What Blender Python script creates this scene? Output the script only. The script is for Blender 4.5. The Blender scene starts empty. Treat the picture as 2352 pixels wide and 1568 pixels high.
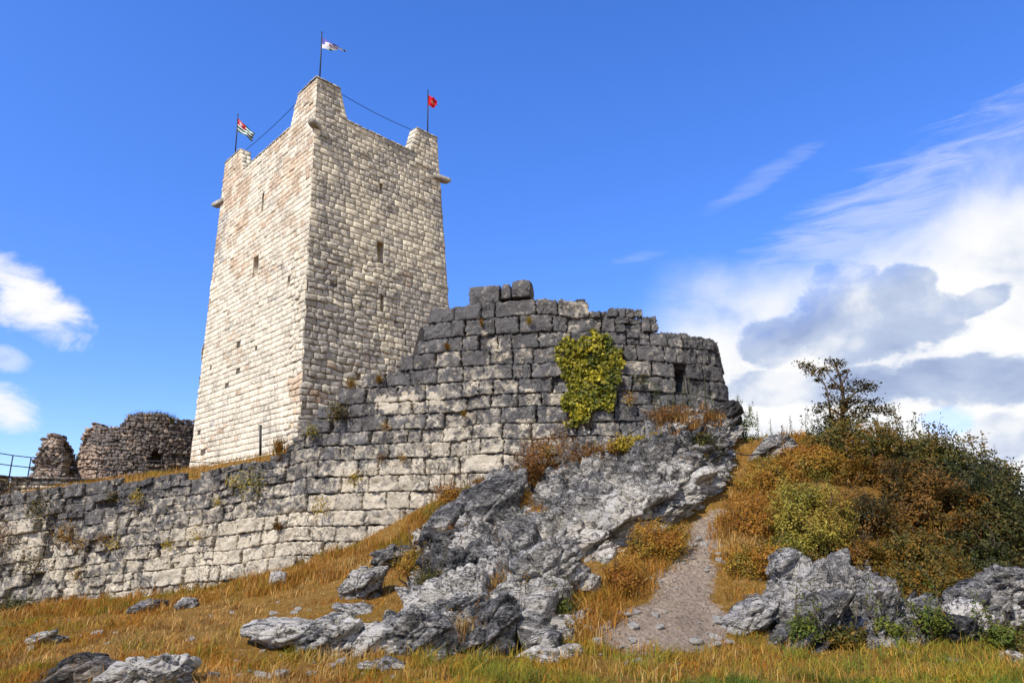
import bpy, math, random
import numpy as np
from mathutils import Vector

# ------------------------------------------------------------------ camera
SC = bpy.context.scene
COL = SC.collection
PI = math.pi
R = math.radians
PW, PH, F = 2352.0, 1568.0, 1700.0          # measuring frame of the photograph, focal length in its pixels
PITCH, EYE = R(15.5), 1.6
cam = bpy.data.cameras.new('camera')
cam.sensor_width = 36.0
cam.lens = F / PW * 36.0
cam.clip_start, cam.clip_end = 0.1, 20000.0
camo = bpy.data.objects.new('camera', cam)
COL.objects.link(camo)
camo.location = (0, 0, EYE)
camo.rotation_euler = (PI / 2 + PITCH, 0, 0)
SC.camera = camo

# ------------------------------------------------------------------ light
SUN_AZ, SUN_EL = R(-140.5), R(46)             # azimuth clockwise from +Y
SUN_STR, SKY_STR, EXPOSURE = 3.1, 0.15, 0.85
SC.view_settings.view_transform = 'Standard'
SC.view_settings.look = 'None'
SC.view_settings.gamma = 1.0
SC.view_settings.use_curve_mapping = False
SC.view_settings.exposure = EXPOSURE
sl = bpy.data.lights.new('sun', 'SUN')
sl.energy, sl.angle, sl.color = SUN_STR, R(0.5), (1.0, 0.93, 0.80)
so = bpy.data.objects.new('sun', sl)
COL.objects.link(so)
sd = Vector((math.sin(SUN_AZ) * math.cos(SUN_EL), math.cos(SUN_AZ) * math.cos(SUN_EL), math.sin(SUN_EL)))
so.rotation_euler = sd.to_track_quat('Z', 'Y').to_euler()
so.location = sd * 200


# ------------------------------------------------------------------ projection helpers
CP, SP = math.cos(PITCH), math.sin(PITCH)


def at(px, py, Y):
    """the point at depth Y (metres ahead of the camera) seen at px, py of the measuring frame"""
    u, v = (px - PW / 2) / F, (PH / 2 - py) / F
    d = np.array([u, CP - v * SP, SP + v * CP])
    return np.array([0, 0, EYE]) + d * (Y / d[1])


def at_z(px, py, z):
    u, v = (px - PW / 2) / F, (PH / 2 - py) / F
    d = np.array([u, CP - v * SP, SP + v * CP])
    return np.array([0, 0, EYE]) + d * ((z - EYE) / d[2])


def proj(P):
    P = np.asarray(P, float)
    x, y, z = P[..., 0], P[..., 1], P[..., 2] - EYE
    d = y * CP + z * SP
    v = -y * SP + z * CP
    return PW / 2 + F * x / d, PH / 2 - F * v / d


def azel(px, py):
    p = at(px, py, 10.0) - np.array([0, 0, EYE])
    return math.atan2(p[0], p[1]), math.atan2(p[2], math.hypot(p[0], p[1]))


# ------------------------------------------------------------------ node helpers
class NT:
    def __init__(self, nt):
        self.nt = nt
        nt.nodes.clear()

    def n(self, t, **kw):
        nd = self.nt.nodes.new(t)
        for k, v in kw.items():
            if k.startswith('i_'):
                nd.inputs[k[2:].replace('_', ' ')].default_value = v
            else:
                setattr(nd, k, v)
        return nd

    def link(self, a, b):
        self.nt.links.new(a, b)

    def math(self, op, a, b=None, c=None, clamp=False):
        nd = self.nt.nodes.new('ShaderNodeMath')
        nd.operation, nd.use_clamp = op, clamp
        for i, v in enumerate((a, b, c)):
            if v is None:
                continue
            if isinstance(v, (int, float)):
                nd.inputs[i].default_value = v
            else:
                self.link(v, nd.inputs[i])
        return nd.outputs[0]

    def ramp(self, fac, stops, interp='LINEAR'):
        nd = self.nt.nodes.new('ShaderNodeValToRGB')
        cr = nd.color_ramp
        cr.interpolation = interp
        while len(cr.elements) < len(stops):
            cr.elements.new(0.5)
        for e, (p, c) in zip(cr.elements, stops):
            e.position = p
            e.color = tuple(c) + (1,) if not isinstance(c, (int, float)) else (c, c, c, 1)
        self.link(fac, nd.inputs[0])
        return nd.outputs[0]

    def mix(self, fac, a, b, mode='MIX'):
        nd = self.nt.nodes.new('ShaderNodeMix')
        nd.data_type, nd.blend_type = 'RGBA', mode
        nd.clamp_factor = True
        for s, v in ((nd.inputs[0], fac), (nd.inputs[6], a), (nd.inputs[7], b)):
            if isinstance(v, (int, float)):
                s.default_value = v
            elif isinstance(v, (tuple, list)):
                s.default_value = tuple(v) + (1,) if len(v) == 3 else tuple(v)
            else:
                self.link(v, s)
        return nd.outputs[2]

    def noise(self, vec, scale, detail=6, rough=0.6, dist=0.0, typ='FBM'):
        nd = self.n('ShaderNodeTexNoise')
        nd.noise_type = typ
        nd.inputs['Scale'].default_value = scale
        nd.inputs['Detail'].default_value = detail
        nd.inputs['Roughness'].default_value = rough
        nd.inputs['Distortion'].default_value = dist
        if vec is not None:
            self.link(vec, nd.inputs['Vector'])
        return nd.outputs[0]

    def smooth(self, v, a, b):
        nd = self.n('ShaderNodeMapRange', interpolation_type='SMOOTHSTEP')
        nd.inputs[1].default_value, nd.inputs[2].default_value = a, b
        self.link(v, nd.inputs[0])
        return nd.outputs[0]


# ------------------------------------------------------------------ sky with clouds
world = bpy.data.worlds.new('World')
SC.world = world
world.use_nodes = True
W = NT(world.node_tree)
sky = W.n('ShaderNodeTexSky', sky_type='NISHITA', sun_disc=False)
sky.sun_elevation, sky.sun_rotation = SUN_EL, SUN_AZ
sky.air_density, sky.dust_density, sky.ozone_density = 1.0, 0.3, 3.0
hsv = W.n('ShaderNodeHueSaturation')
hsv.inputs['Hue'].default_value = 0.511
hsv.inputs['Saturation'].default_value = 1.27
hsv.inputs['Value'].default_value = 0.95
W.link(sky.outputs[0], hsv.inputs['Color'])
tc = W.n('ShaderNodeTexCoord')
DIR = tc.outputs['Generated']
sep = W.n('ShaderNodeSeparateXYZ')
W.link(DIR, sep.inputs[0])
az = W.math('ARCTAN2', sep.outputs[0], sep.outputs[1])
el = W.math('ARCSINE', sep.outputs[2])
cv = W.n('ShaderNodeCombineXYZ')
W.link(az, cv.inputs[0])
W.link(W.math('MULTIPLY', el, 1.5), cv.inputs[1])
CV = cv.outputs[0]


def blob(px, py, rx, ry, rot=0.0):
    """soft elliptical patch of sky, 1 at its middle and 0 at its rim, measured in azimuth and elevation"""
    a0, e0 = azel(px, py)
    dx = W.math('SUBTRACT', az, a0)
    dy = W.math('SUBTRACT', el, e0)
    c, s = math.cos(rot), math.sin(rot)
    u = W.math('ADD', W.math('MULTIPLY', dx, c / rx), W.math('MULTIPLY', dy, s / rx))
    v = W.math('SUBTRACT', W.math('MULTIPLY', dy, c / ry), W.math('MULTIPLY', dx, s / ry))
    r2 = W.math('ADD', W.math('MULTIPLY', u, u), W.math('MULTIPLY', v, v))
    return W.math('SUBTRACT', 1.0, r2)


n_big = W.noise(CV, 6.0, 8, 0.55, 0.3)
n_med = W.noise(CV, 16.0, 8, 0.6, 0.4)
n_crisp = W.noise(CV, 11.0, 10, 0.60, 0.1)
# big bank of cloud on the right: below a line climbing to the right
(a1, e1), (a2, e2) = azel(1480, 745), azel(2352, 375)
slope = (e2 - e1) / (a2 - a1)
bank = W.math('SUBTRACT', W.math('ADD', W.math('MULTIPLY', W.math('SUBTRACT', az, a1), slope), e1), el)
side = W.smooth(az, azel(1400, 900)[0], azel(1640, 900)[0])
bank = W.math('ADD', bank, W.math('MULTIPLY', W.math('SUBTRACT', n_big, 0.5), 0.16))
bank = W.math('MULTIPLY', W.smooth(bank, -0.06, 0.08), side)
gap = blob(2175, 965, 0.035, 0.02)
gap = W.smooth(W.math('ADD', gap, W.math('MULTIPLY', W.math('SUBTRACT', n_med, 0.5), 3.0)), 0.2, 1.0)
bank = W.math('MULTIPLY', bank, W.math('SUBTRACT', 1.0, W.math('MULTIPLY', gap, 0.5)))


def puff(px, py, rx, ry, rot, k=1.0):
    b = W.math('ADD', blob(px, py, rx, ry, rot), W.math('MULTIPLY', W.math('SUBTRACT', n_med, 0.5), 2.6))
    return W.math('MULTIPLY', W.smooth(b, 0.05, 1.0), k)


parts = [puff(60, 690, 0.075, 0.042, -0.55), puff(5, 640, 0.06, 0.03, -0.4, 0.8), puff(20, 930, 0.045, 0.03, -0.6, 0.9),
         puff(0, 825, 0.04, 0.02, 0.0, 0.55)]
wn = W.n('ShaderNodeMapping')
wn.inputs['Rotation'].default_value = (0, 0, -0.42)
wn.inputs['Scale'].default_value = (3.0, 14.0, 1)
W.link(CV, wn.inputs[0])
n_wisp = W.noise(wn.outputs[0], 3.0, 8, 0.62, 0.9)
for (px, py, rx, ry, rot, k) in ((1750, 412, 0.10, 0.016, 0.38, 0.17), (1470, 590, 0.045, 0.009, 0.1, 0.14),
                                 (2200, 330, 0.20, 0.02, 0.42, 0.10), (1950, 560, 0.34, 0.07, 0.42, 0.40)):
    b = W.math('ADD', blob(px, py, rx, ry, rot), W.math('MULTIPLY', W.math('SUBTRACT', n_wisp, 0.5), 2.4))
    parts.append(W.math('MULTIPLY', W.smooth(b, 0.0, 1.3), k))
cloud = bank
for p in parts:
    cloud = W.math('MAXIMUM', cloud, p)
# light side / shaded side of the cloud mass: the density again, a step towards the sun
off = W.n('ShaderNodeVectorMath', operation='ADD')
off.inputs[1].default_value = (-0.03, 0.06, 0)
W.link(CV, off.inputs[0])
n_off = W.noise(off.outputs[0], 6.0, 8, 0.55, 0.3)
rel = W.math('SUBTRACT', n_big, n_off)
shade = W.math('ADD', 0.36, W.math('MULTIPLY', rel, 1.7))
dk = None
for (px, py, rx, ry, rot, k) in ((2010, 745, 0.13, 0.055, 0.0, 0.52), (1930, 690, 0.06, 0.05, 0.3, 0.50), (2080, 680, 0.05, 0.04, 0.0, 0.48), (2225, 705, .055, .018, 0.3, .46),
                                 (1790, 790, 0.05, 0.04, 0, 0.42), (2200, 870, 0.17, 0.035, -0.05, 0.50), (1800, 890, 0.10, 0.03, 0, 0.34), (2290, 1010, .06, .03, 0, .30)):
    b = W.math('ADD', blob(px, py, rx, ry, rot), W.math('MULTIPLY', W.math('SUBTRACT', n_crisp, 0.5), 2.6))
    d = W.math('MULTIPLY', W.smooth(b, 0.0, 0.5), k)
    dk = d if dk is None else W.math('MAXIMUM', dk, d)
shade = W.math('SUBTRACT', W.math('ADD', shade, 0.46), W.math('MULTIPLY', dk, 1.08))
ccol = W.ramp(shade, [(0.0, (0.36, 0.45, 0.68)), (0.38, (0.55, 0.64, 0.83)), (0.62, (0.88, 0.91, 0.97)), (0.82, (1.0, 1.0, 1.0))])
CLOUD = 1.0 / SKY_STR / 2 ** EXPOSURE
cl = W.mix(1.0, ccol, (CLOUD, CLOUD, CLOUD), 'MULTIPLY')
hor = W.smooth(el, 0.62, 0.02)                      # the low sky is hazier in the model than on that clear day
blue = W.mix(hor, (0.92, 0.95, 1.12), (0.66, 0.70, 0.92))
sky_blue = W.mix(1.0, hsv.outputs[0], blue, 'MULTIPLY')
sky_col = W.mix(cloud, sky_blue, cl)
bg = W.n('ShaderNodeBackground')
bg.inputs['Strength'].default_value = SKY_STR
W.link(sky_col, bg.inputs['Color'])
wo = W.n('ShaderNodeOutputWorld')
W.link(bg.outputs[0], wo.inputs['Surface'])


# ------------------------------------------------------------------ numeric noise
def _h(ix, iy, iz, seed):
    h = (ix.astype(np.int64) * 374761393 + iy.astype(np.int64) * 668265263 + iz.astype(np.int64) * 2147483647 + seed * 144665) & 0xFFFFFFFF
    h = ((h ^ (h >> 13)) * 1274126177) & 0xFFFFFFFF
    h = ((h ^ (h >> 15)) * 2246822519) & 0xFFFFFFFF
    return ((h ^ (h >> 16)) & 0xFFFFFF) / float(0xFFFFFF)


def vnoise(P, seed=0):
    P = np.asarray(P, float)
    i = np.floor(P)
    f = P - i
    f = f * f * f * (f * (f * 6 - 15) + 10)
    ix, iy, iz = i[..., 0], i[..., 1], i[..., 2]
    r = 0
    for dx in (0, 1):
        wx = f[..., 0] if dx else 1 - f[..., 0]
        for dy in (0, 1):
            wy = f[..., 1] if dy else 1 - f[..., 1]
            for dz in (0, 1):
                wz = f[..., 2] if dz else 1 - f[..., 2]
                r = r + wx * wy * wz * _h(ix + dx, iy + dy, iz + dz, seed)
    return r * 2 - 1


def fbm(P, octv=4, gain=0.5, seed=0):
    P = np.asarray(P, float)
    a, s, r = 1.0, 0.0, 0
    for k in range(octv):
        r = r + a * vnoise(P * (2.03 ** k) + k * 17.3, seed + k)
        s += a
        a *= gain
    return r / s


def ridged(P, octv=4, gain=0.55, seed=0):
    P = np.asarray(P, float)
    a, s, r = 1.0, 0.0, 0
    for k in range(octv):
        n = 1 - np.abs(vnoise(P * (2.07 ** k) + k * 11.1, seed + k)) * 2
        r = r + a * n
        s += a
        a *= gain
    return r / s


def cells(P, seed=0):
    """distance to the two nearest jittered cell points, and a random number and a random tilt of the nearest cell"""
    P = np.asarray(P, float)
    i = np.floor(P)
    f1 = np.full(P.shape[:-1], 9.0)
    f2 = np.full(P.shape[:-1], 9.0)
    rid = np.zeros(P.shape[:-1])
    tilt = np.zeros(P.shape[:-1])
    for dx in (-1, 0, 1):
        for dy in (-1, 0, 1):
            for dz in (-1, 0, 1):
                c = i + np.array([dx, dy, dz])
                j = np.stack([_h(c[..., 0], c[..., 1], c[..., 2], seed + q) for q in (1, 2, 3)], -1)
                v = P - (c + j)
                d = np.sqrt((v ** 2).sum(-1))
                h = _h(c[..., 0], c[..., 1], c[..., 2], seed + 7)
                t = v[..., 0] * (j[..., 0] - .5) + v[..., 1] * (j[..., 1] - .5) + v[..., 2] * (j[..., 2] - .5)
                near = d < f1
                f2 = np.where(near, f1, np.minimum(f2, d))
                rid = np.where(near, h, rid)
                tilt = np.where(near, t, tilt)
                f1 = np.where(near, d, f1)
    return f1, f2, rid, tilt


# ------------------------------------------------------------------ mesh helpers
def mesh(name, V, Fc, mat, parent=None, loc=None, tone=None, smooth=True):
    """one mesh object from arrays; Fc is an (n,3) or (n,4) array or a list of such arrays"""
    V = np.asarray(V, float).reshape(-1, 3)
    if loc is None:
        loc = np.array([0., 0., 0.])
    loc = np.asarray(loc, float)
    me = bpy.data.meshes.new(name)
    Fl = Fc if isinstance(Fc, list) else [Fc]
    Fl = [np.asarray(f, np.int64) for f in Fl if len(f)]
    me.vertices.add(len(V))
    me.vertices.foreach_set('co', (V - loc).ravel().astype(np.float32))
    idx = np.concatenate([f.ravel() for f in Fl])
    cnt = np.concatenate([np.full(len(f), f.shape[1]) for f in Fl])
    me.loops.add(len(idx))
    me.loops.foreach_set('vertex_index', idx.astype(np.int32))
    me.polygons.add(len(cnt))
    me.polygons.foreach_set('loop_start', np.concatenate([[0], np.cumsum(cnt)[:-1]]).astype(np.int32))
    if smooth:
        me.polygons.foreach_set('use_smooth', np.ones(len(cnt), bool))
    if tone is not None:
        a = me.attributes.new('tone', 'FLOAT_COLOR', 'POINT')
        t = np.ones((len(V), 4), np.float32)
        tone = np.asarray(tone)
        t[:, :tone.shape[1]] = tone
        a.data.foreach_set('color', t.ravel())
    me.update(calc_edges=True)
    me.validate()
    o = bpy.data.objects.new(name, me)
    COL.objects.link(o)
    if mat:
        me.materials.append(mat)
    if parent is not None:
        o.parent = parent
        o.location = Vector(loc) - parent_world(parent)
    else:
        o.location = loc
    return o


def parent_world(p):
    v = Vector((0, 0, 0))
    while p is not None:
        v += p.location
        p = p.parent
    return v


def tag(o, label=None, cat=None, group=None, kind=None):
    for k, v in (('label', label), ('category', cat), ('group', group), ('kind', kind)):
        if v:
            o[k] = v
    return o


def thing(name, loc, label, cat, group=None):
    o = bpy.data.objects.new(name, None)
    o.empty_display_size = 0.3
    COL.objects.link(o)
    o.location = tuple(loc)
    return tag(o, label, cat, group)


def grid_faces(nu, nv, base=0):
    """quads of a grid of nv rows by nu columns"""
    a = np.arange(nu * nv).reshape(nv, nu) + base
    return np.stack([a[:-1, :-1], a[:-1, 1:], a[1:, 1:], a[1:, :-1]], -1).reshape(-1, 4)


class MB:
    def __init__(self):
        self.V, self.Q, self.T, self.C, self.n = [], [], [], [], 0

    def add(self, V, Q=None, T=None, tone=None):
        V = np.asarray(V, float).reshape(-1, 3)
        if Q is not None and len(Q):
            self.Q.append(np.asarray(Q) + self.n)
        if T is not None and len(T):
            self.T.append(np.asarray(T) + self.n)
        self.C.append(np.broadcast_to(np.asarray(tone if tone is not None else (1, 1, 1), float), (len(V), 3)))
        self.V.append(V)
        self.n += len(V)

    def box(self, c, ax, ay, az_, tone=None):
        c, ax, ay, az_ = map(lambda v: np.asarray(v, float), (c, ax, ay, az_))
        V = [c + sx * ax + sy * ay + sz * az_ for sz in (-1, 1) for sy in (-1, 1) for sx in (-1, 1)]
        Q = [(0, 2, 3, 1), (4, 5, 7, 6), (0, 1, 5, 4), (2, 6, 7, 3), (0, 4, 6, 2), (1, 3, 7, 5)]
        self.add(V, Q, tone=tone)

    def tube(self, pts, rad, n=7, tone=None):
        pts = np.asarray(pts, float)
        rad = np.broadcast_to(np.asarray(rad, float), (len(pts),))
        t = np.gradient(pts, axis=0)
        t /= np.linalg.norm(t, axis=1)[:, None] + 1e-9
        ref = np.array([0, 0, 1.]) if abs(t[0, 2]) < 0.9 else np.array([1., 0, 0])
        u = np.cross(t, ref)
        u /= np.linalg.norm(u, axis=1)[:, None] + 1e-9
        v = np.cross(t, u)
        a = np.linspace(0, 2 * PI, n, endpoint=False)
        V = pts[:, None] + rad[:, None, None] * (np.cos(a)[None, :, None] * u[:, None] + np.sin(a)[None, :, None] * v[:, None])
        k = np.arange(len(pts) * n).reshape(len(pts), n)
        Q = np.stack([k[:-1], np.roll(k, -1, 1)[:-1], np.roll(k, -1, 1)[1:], k[1:]], -1).reshape(-1, 4)
        b = len(pts) * n
        T = [(b, (i + 1) % n, i) for i in range(n)] + [(b + 1, (len(pts) - 1) * n + i, (len(pts) - 1) * n + (i + 1) % n) for i in range(n)]
        self.add(np.concatenate([V.reshape(-1, 3), pts[:1], pts[-1:]]), Q, T, tone)

    def build(self, name, mat, parent=None, loc=None, smooth=True):
        fs = []
        if self.Q:
            fs.append(np.concatenate(self.Q))
        if self.T:
            fs.append(np.concatenate(self.T))
        return mesh(name, np.concatenate(self.V), fs, mat, parent, loc, np.concatenate(self.C), smooth)


def catmull(P, m):
    """m points on a smooth curve through P"""
    P = np.asarray(P, float)
    n = len(P)
    t = np.linspace(0, n - 1, m)
    i = np.clip(np.floor(t).astype(int), 0, n - 2)
    f = (t - i)[:, None]
    Q = np.concatenate([[2 * P[0] - P[1]], P, [2 * P[-1] - P[-2]]])
    p0, p1, p2, p3 = Q[i], Q[i + 1], Q[i + 2], Q[i + 3]
    return 0.5 * (2 * p1 + (p2 - p0) * f + (2 * p0 - 5 * p1 + 4 * p2 - p3) * f ** 2 + (3 * p1 - p0 - 3 * p2 + p3) * f ** 3)


# ------------------------------------------------------------------ materials
def new_mat(name):
    m = bpy.data.materials.new(name)
    m.use_nodes = True
    return m, NT(m.node_tree)


def finish(N, col, rough=0.9, bump=None, bstr=0.5, bdist=0.05, spec=0.2, translucent=0.0):
    p = N.n('ShaderNodeBsdfPrincipled')
    if isinstance(col, (tuple, list)):
        p.inputs['Base Color'].default_value = tuple(col) + (1,)
    else:
        N.link(col, p.inputs['Base Color'])
    p.inputs['Roughness'].default_value = rough
    p.inputs['Specular IOR Level'].default_value = spec
    if bump is not None:
        b = N.n('ShaderNodeBump')
        b.inputs['Strength'].default_value = bstr
        b.inputs['Distance'].default_value = bdist
        N.link(bump, b.inputs['Height'])
        N.link(b.outputs[0], p.inputs['Normal'])
    out = N.n('ShaderNodeOutputMaterial')
    if translucent:
        t = N.n('ShaderNodeBsdfTranslucent')
        N.link(col, t.inputs['Color'])
        mx = N.n('ShaderNodeMixShader')
        mx.inputs[0].default_value = translucent
        N.link(p.outputs[0], mx.inputs[1])
        N.link(t.outputs[0], mx.inputs[2])
        N.link(mx.outputs[0], out.inputs[0])
    else:
        N.link(p.outputs[0], out.inputs[0])


def plain(name, col, rough=0.6, metal=0.0):
    m, N = new_mat(name)
    o = N.n('ShaderNodeTexCoord').outputs['Object']
    n = N.noise(o, 14.0, 4, 0.6)
    c = N.mix(n, tuple(v * 0.75 for v in col), tuple(min(1, v * 1.25) for v in col))
    finish(N, c, rough, n, 0.15, 0.01)
    return m


def stone_mat(name, light, grey, stain, dark, pit=0.5, bstr=0.6, fine=1.0, stain_amt=0.35, contrast=1.0, crack=0.5, ramp=(0.22, 0.78)):
    """weathered limestone: tone.r block brightness, tone.g how far grey lichen covers it, tone.b stain"""
    m, N = new_mat(name)
    o = N.n('ShaderNodeTexCoord').outputs['Object']
    a = N.n('ShaderNodeAttribute', attribute_name='tone')
    s = N.n('ShaderNodeSeparateColor')
    N.link(a.outputs['Color'], s.inputs[0])
    n1 = N.noise(o, 0.9, 5, 0.6, 0.3)
    n2 = N.noise(o, 4.5 * fine, 8, 0.68, 0.4)
    n3 = N.noise(o, 19 * fine, 6, 0.7, 0.3)
    g = N.math('ADD', s.outputs[1], N.math('MULTIPLY', N.math('SUBTRACT', n2, 0.5), 1.9 * contrast))
    g = N.math('ADD', g, N.math('MULTIPLY', N.math('SUBTRACT', n1, 0.5), 0.8))
    c = N.mix(N.smooth(g, ramp[0], ramp[1]), light, grey)
    st = N.math('ADD', s.outputs[2], N.math('MULTIPLY', N.math('SUBTRACT', n1, 0.5), 2.2))
    c = N.mix(N.math('MULTIPLY', N.smooth(st, 0.45, 1.1), stain_amt), c, stain)
    # black specks: the shade inside small pits, painted into the colour
    v = N.n('ShaderNodeTexVoronoi', feature='F1')
    v.inputs['Scale'].default_value = 15 * fine
    N.link(o, v.inputs['Vector'])
    pits = N.math('SUBTRACT', N.math('ADD', n3, N.math('MULTIPLY', n2, 0.7)), N.math('MULTIPLY', v.outputs[0], 0.35))
    pm = N.smooth(pits, 0.86, 1.02)
    c = N.mix(N.math('MULTIPLY', pm, pit), c, dark)
    n4 = N.noise(o, 55 * fine, 4, 0.75)
    nv_ = N.noise(o, 2.6 * fine, 7, 0.62, 1.2)
    crack_shade = N.smooth(N.math('ABSOLUTE', N.math('SUBTRACT', nv_, 0.5)), 0.022, 0.004)
    crack_shade = N.math('MULTIPLY', crack_shade, N.smooth(n1, 0.42, 0.58))
    c = N.mix(N.math('MULTIPLY', crack_shade, crack), c, dark)  # thin cracks, their dark crevice shade mixed into the stone colour
    br = N.math('ADD', 0.72, N.math('MULTIPLY', s.outputs[0], 0.5))
    br = N.math('MULTIPLY', br, N.math('ADD', 0.40, N.math('ADD', N.math('MULTIPLY', n3, 0.7), N.math('MULTIPLY', n4, 0.5))))
    bc = N.n('ShaderNodeCombineColor')
    for k in range(3):
        N.link(br, bc.inputs[k])
    c = N.mix(1.0, c, bc.outputs[0], 'MULTIPLY')
    h = N.math('ADD', N.math('MULTIPLY', n2, 0.9), N.math('MULTIPLY', n3, 0.5))
    h = N.math('SUBTRACT', h, N.math('MULTIPLY', pm, 0.5))
    h = N.math('ADD', h, N.math('MULTIPLY', n4, 0.22))
    h = N.math('SUBTRACT', h, N.math('MULTIPLY', crack_shade, crack * 0.5))
    finish(N, c, 0.92, h, bstr, 0.12 / fine, 0.15)
    return m


M = {}
M['tower'] = stone_mat('tower_limestone', (0.78, 0.70, 0.53), (0.42, 0.39, 0.335), (0.58, 0.38, 0.22), (0.06, 0.05, 0.045), 0.8, 0.8, 1.4, 0.62, 1.0)
M['wall'] = stone_mat('bastion_limestone', (0.66, 0.58, 0.44), (0.145, 0.138, 0.133), (0.44, 0.27, 0.13), (0.025, 0.025, 0.028), 0.95, 1.0, 1.1, 0.35, 1.45, 0.6, (0.12, 0.86))
M['mortar'] = stone_mat('wall_core', (0.09, 0.075, 0.06), (0.045, 0.042, 0.04), (0.15, 0.09, 0.04), (0.02, 0.02, 0.02), 0.7, 0.8, 1.0, 0.3)
M['joint'] = stone_mat('tower_mortar', (0.17, 0.14, 0.10), (0.10, 0.09, 0.075), (0.16, 0.10, 0.06), (0.04, 0.035, 0.03), 0.7, 0.8, 1.4, 0.3)


def rock_mat():
    """dark karst limestone, finely pitted, with white fresh chips and ochre stains"""
    m, N = new_mat('karst_rock')
    o = N.n('ShaderNodeTexCoord').outputs['Object']
    a = N.n('ShaderNodeAttribute', attribute_name='tone')
    s = N.n('ShaderNodeSeparateColor')
    N.link(a.outputs['Color'], s.inputs[0])
    mp = N.n('ShaderNodeMapping')
    mp.inputs['Rotation'].default_value = (0, R(35), 0)
    mp.inputs['Scale'].default_value = (0.55, 1.0, 1.35)
    N.link(o, mp.inputs[0])
    q = mp.outputs[0]
    n1 = N.noise(q, 1.3, 5, 0.6, 0.5)
    n2 = N.noise(q, 6.0, 7, 0.72, 0.6)
    n3 = N.noise(q, 22.0, 5, 0.75, 0.4)
    n4 = N.noise(q, 60.0, 3, 0.8)
    g = N.math('ADD', N.math('MULTIPLY', n2, 0.55), N.math('ADD', N.math('MULTIPLY', n3, 0.50), N.math('MULTIPLY', n4, 0.35)))
    g = N.math('ADD', g, N.math('MULTIPLY', N.math('SUBTRACT', 0.62, s.outputs[1]), 0.34))
    g = N.math('ADD', g, N.math('MULTIPLY', N.math('SUBTRACT', n1, 0.5), 0.35))
    g = N.math('ADD', N.math('MULTIPLY', N.math('SUBTRACT', g, 0.70), 1.75), 0.665)
    c = N.ramp(g, [(0.40, (0.045, 0.043, 0.042)), (0.54, (0.13, 0.125, 0.12)), (0.66, (0.235, 0.225, 0.21)), (0.76, (0.46, 0.43, 0.38)), (0.88, (0.74, 0.69, 0.60))])
    st = N.math('ADD', s.outputs[2], N.math('MULTIPLY', N.math('SUBTRACT', n1, 0.5), 1.6))
    c = N.mix(N.math('MULTIPLY', N.smooth(st, 0.35, 1.0), 0.6), c, N.mix(n2, (0.34, 0.19, 0.07), (0.62, 0.50, 0.33)))
    nv_ = N.noise(q, 2.2, 8, 0.65, 1.3)
    crack_shade = N.smooth(N.math('ABSOLUTE', N.math('SUBTRACT', nv_, 0.5)), 0.020, 0.003)
    c = N.mix(N.math('MULTIPLY', crack_shade, 0.85), c, (0.02, 0.02, 0.02))  # near-black lines paint the shade of crevices onto the rock
    br = N.math('ADD', 0.75, N.math('MULTIPLY', s.outputs[0], 0.5))
    bc = N.n('ShaderNodeCombineColor')
    for k in range(3):
        N.link(br, bc.inputs[k])
    c = N.mix(1.0, c, bc.outputs[0], 'MULTIPLY')
    h = N.math('ADD', N.math('MULTIPLY', n2, 1.0), N.math('ADD', N.math('MULTIPLY', n3, 0.6), N.math('MULTIPLY', n4, 0.25)))
    h = N.math('SUBTRACT', h, N.math('MULTIPLY', crack_shade, 0.4))
    finish(N, c, 0.95, h, 1.0, 0.12, 0.1)
    return m


M['rock'] = rock_mat()
M['ruin'] = stone_mat('ruin_rubble', (0.42, 0.32, 0.24), (0.17, 0.15, 0.135), (0.44, 0.29, 0.20), (0.02, 0.02, 0.02), 0.8, 0.8, 1.2, 0.5)
M['iron'] = plain('dark_iron', (0.03, 0.03, 0.032), 0.5)
M['cable'] = plain('black_rubber', (0.02, 0.02, 0.022), 0.6)
M['bark'] = plain('grey_bark', (0.10, 0.075, 0.055), 0.9)


def leaf_mat(name, translucent=0.25, rough=0.55):
    m, N = new_mat(name)
    a = N.n('ShaderNodeAttribute', attribute_name='tone')
    finish(N, a.outputs['Color'], rough, None, spec=0.25, translucent=translucent)
    return m


M['leaf'] = leaf_mat('leaves')
M['blade'] = leaf_mat('grass_blades', 0.3, 0.7)

# ------------------------------------------------------------------ ground: a height field through points read off the picture
GP = []
for px in (-200, 300, 800, 1176, 1600, 2000, 2352, 2600):
    GP.append(at(px, 1568, 9.8))
GP += [np.array(p, float) for p in ((0, 0, 0), (-12, 2, 0), (12, 2, 0), (0, 6, 0), (-25, 8, -.3), (22, 8, 0))]
for p in ((-200, 1395, 28), (0, 1388, 27.0), (250, 1375, 25.6), (500, 1345, 24.4), (680, 1300, 23.6), (850, 1235, 22.8), (980, 1160, 22.0),
          (100, 1480, 14.3), (330, 1440, 16), (600, 1415, 16.5), (800, 1360, 17.5), (900, 1300, 19),
          (980, 1490, 12.6), (1250, 1492, 12.3), (1450, 1505, 12), (1650, 1490, 12.3), (1850, 1470, 13), (2100, 1475, 12.9), (2352, 1475, 12.9), (2600, 1480, 12.8),
          (1400, 1462, 12.9), (1540, 1340, 15), (1600, 1260, 16.4), (1650, 1195, 17.7), (1685, 1120, 19.2), (1715, 1060, 20.8), (1760, 1012, 22),
          (1800, 1380, 14.5), (1900, 1310, 15.7), (1880, 1150, 18.2), (1950, 1020, 20.8), (2100, 1110, 20), (2250, 1230, 19), (2300, 1370, 15.6), (2352, 1330, 18), (2550, 1340, 18),
          (1150, 1380, 14.5), (1250, 1330, 15.8), (1400, 1200, 18.6), (1480, 1090, 20.6), (1640, 1010, 21.8), (1150, 1200, 19.8), (1060, 1250, 18.8),
          (1280, 1080, 21.6)):
    GP.append(at(*p))
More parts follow.
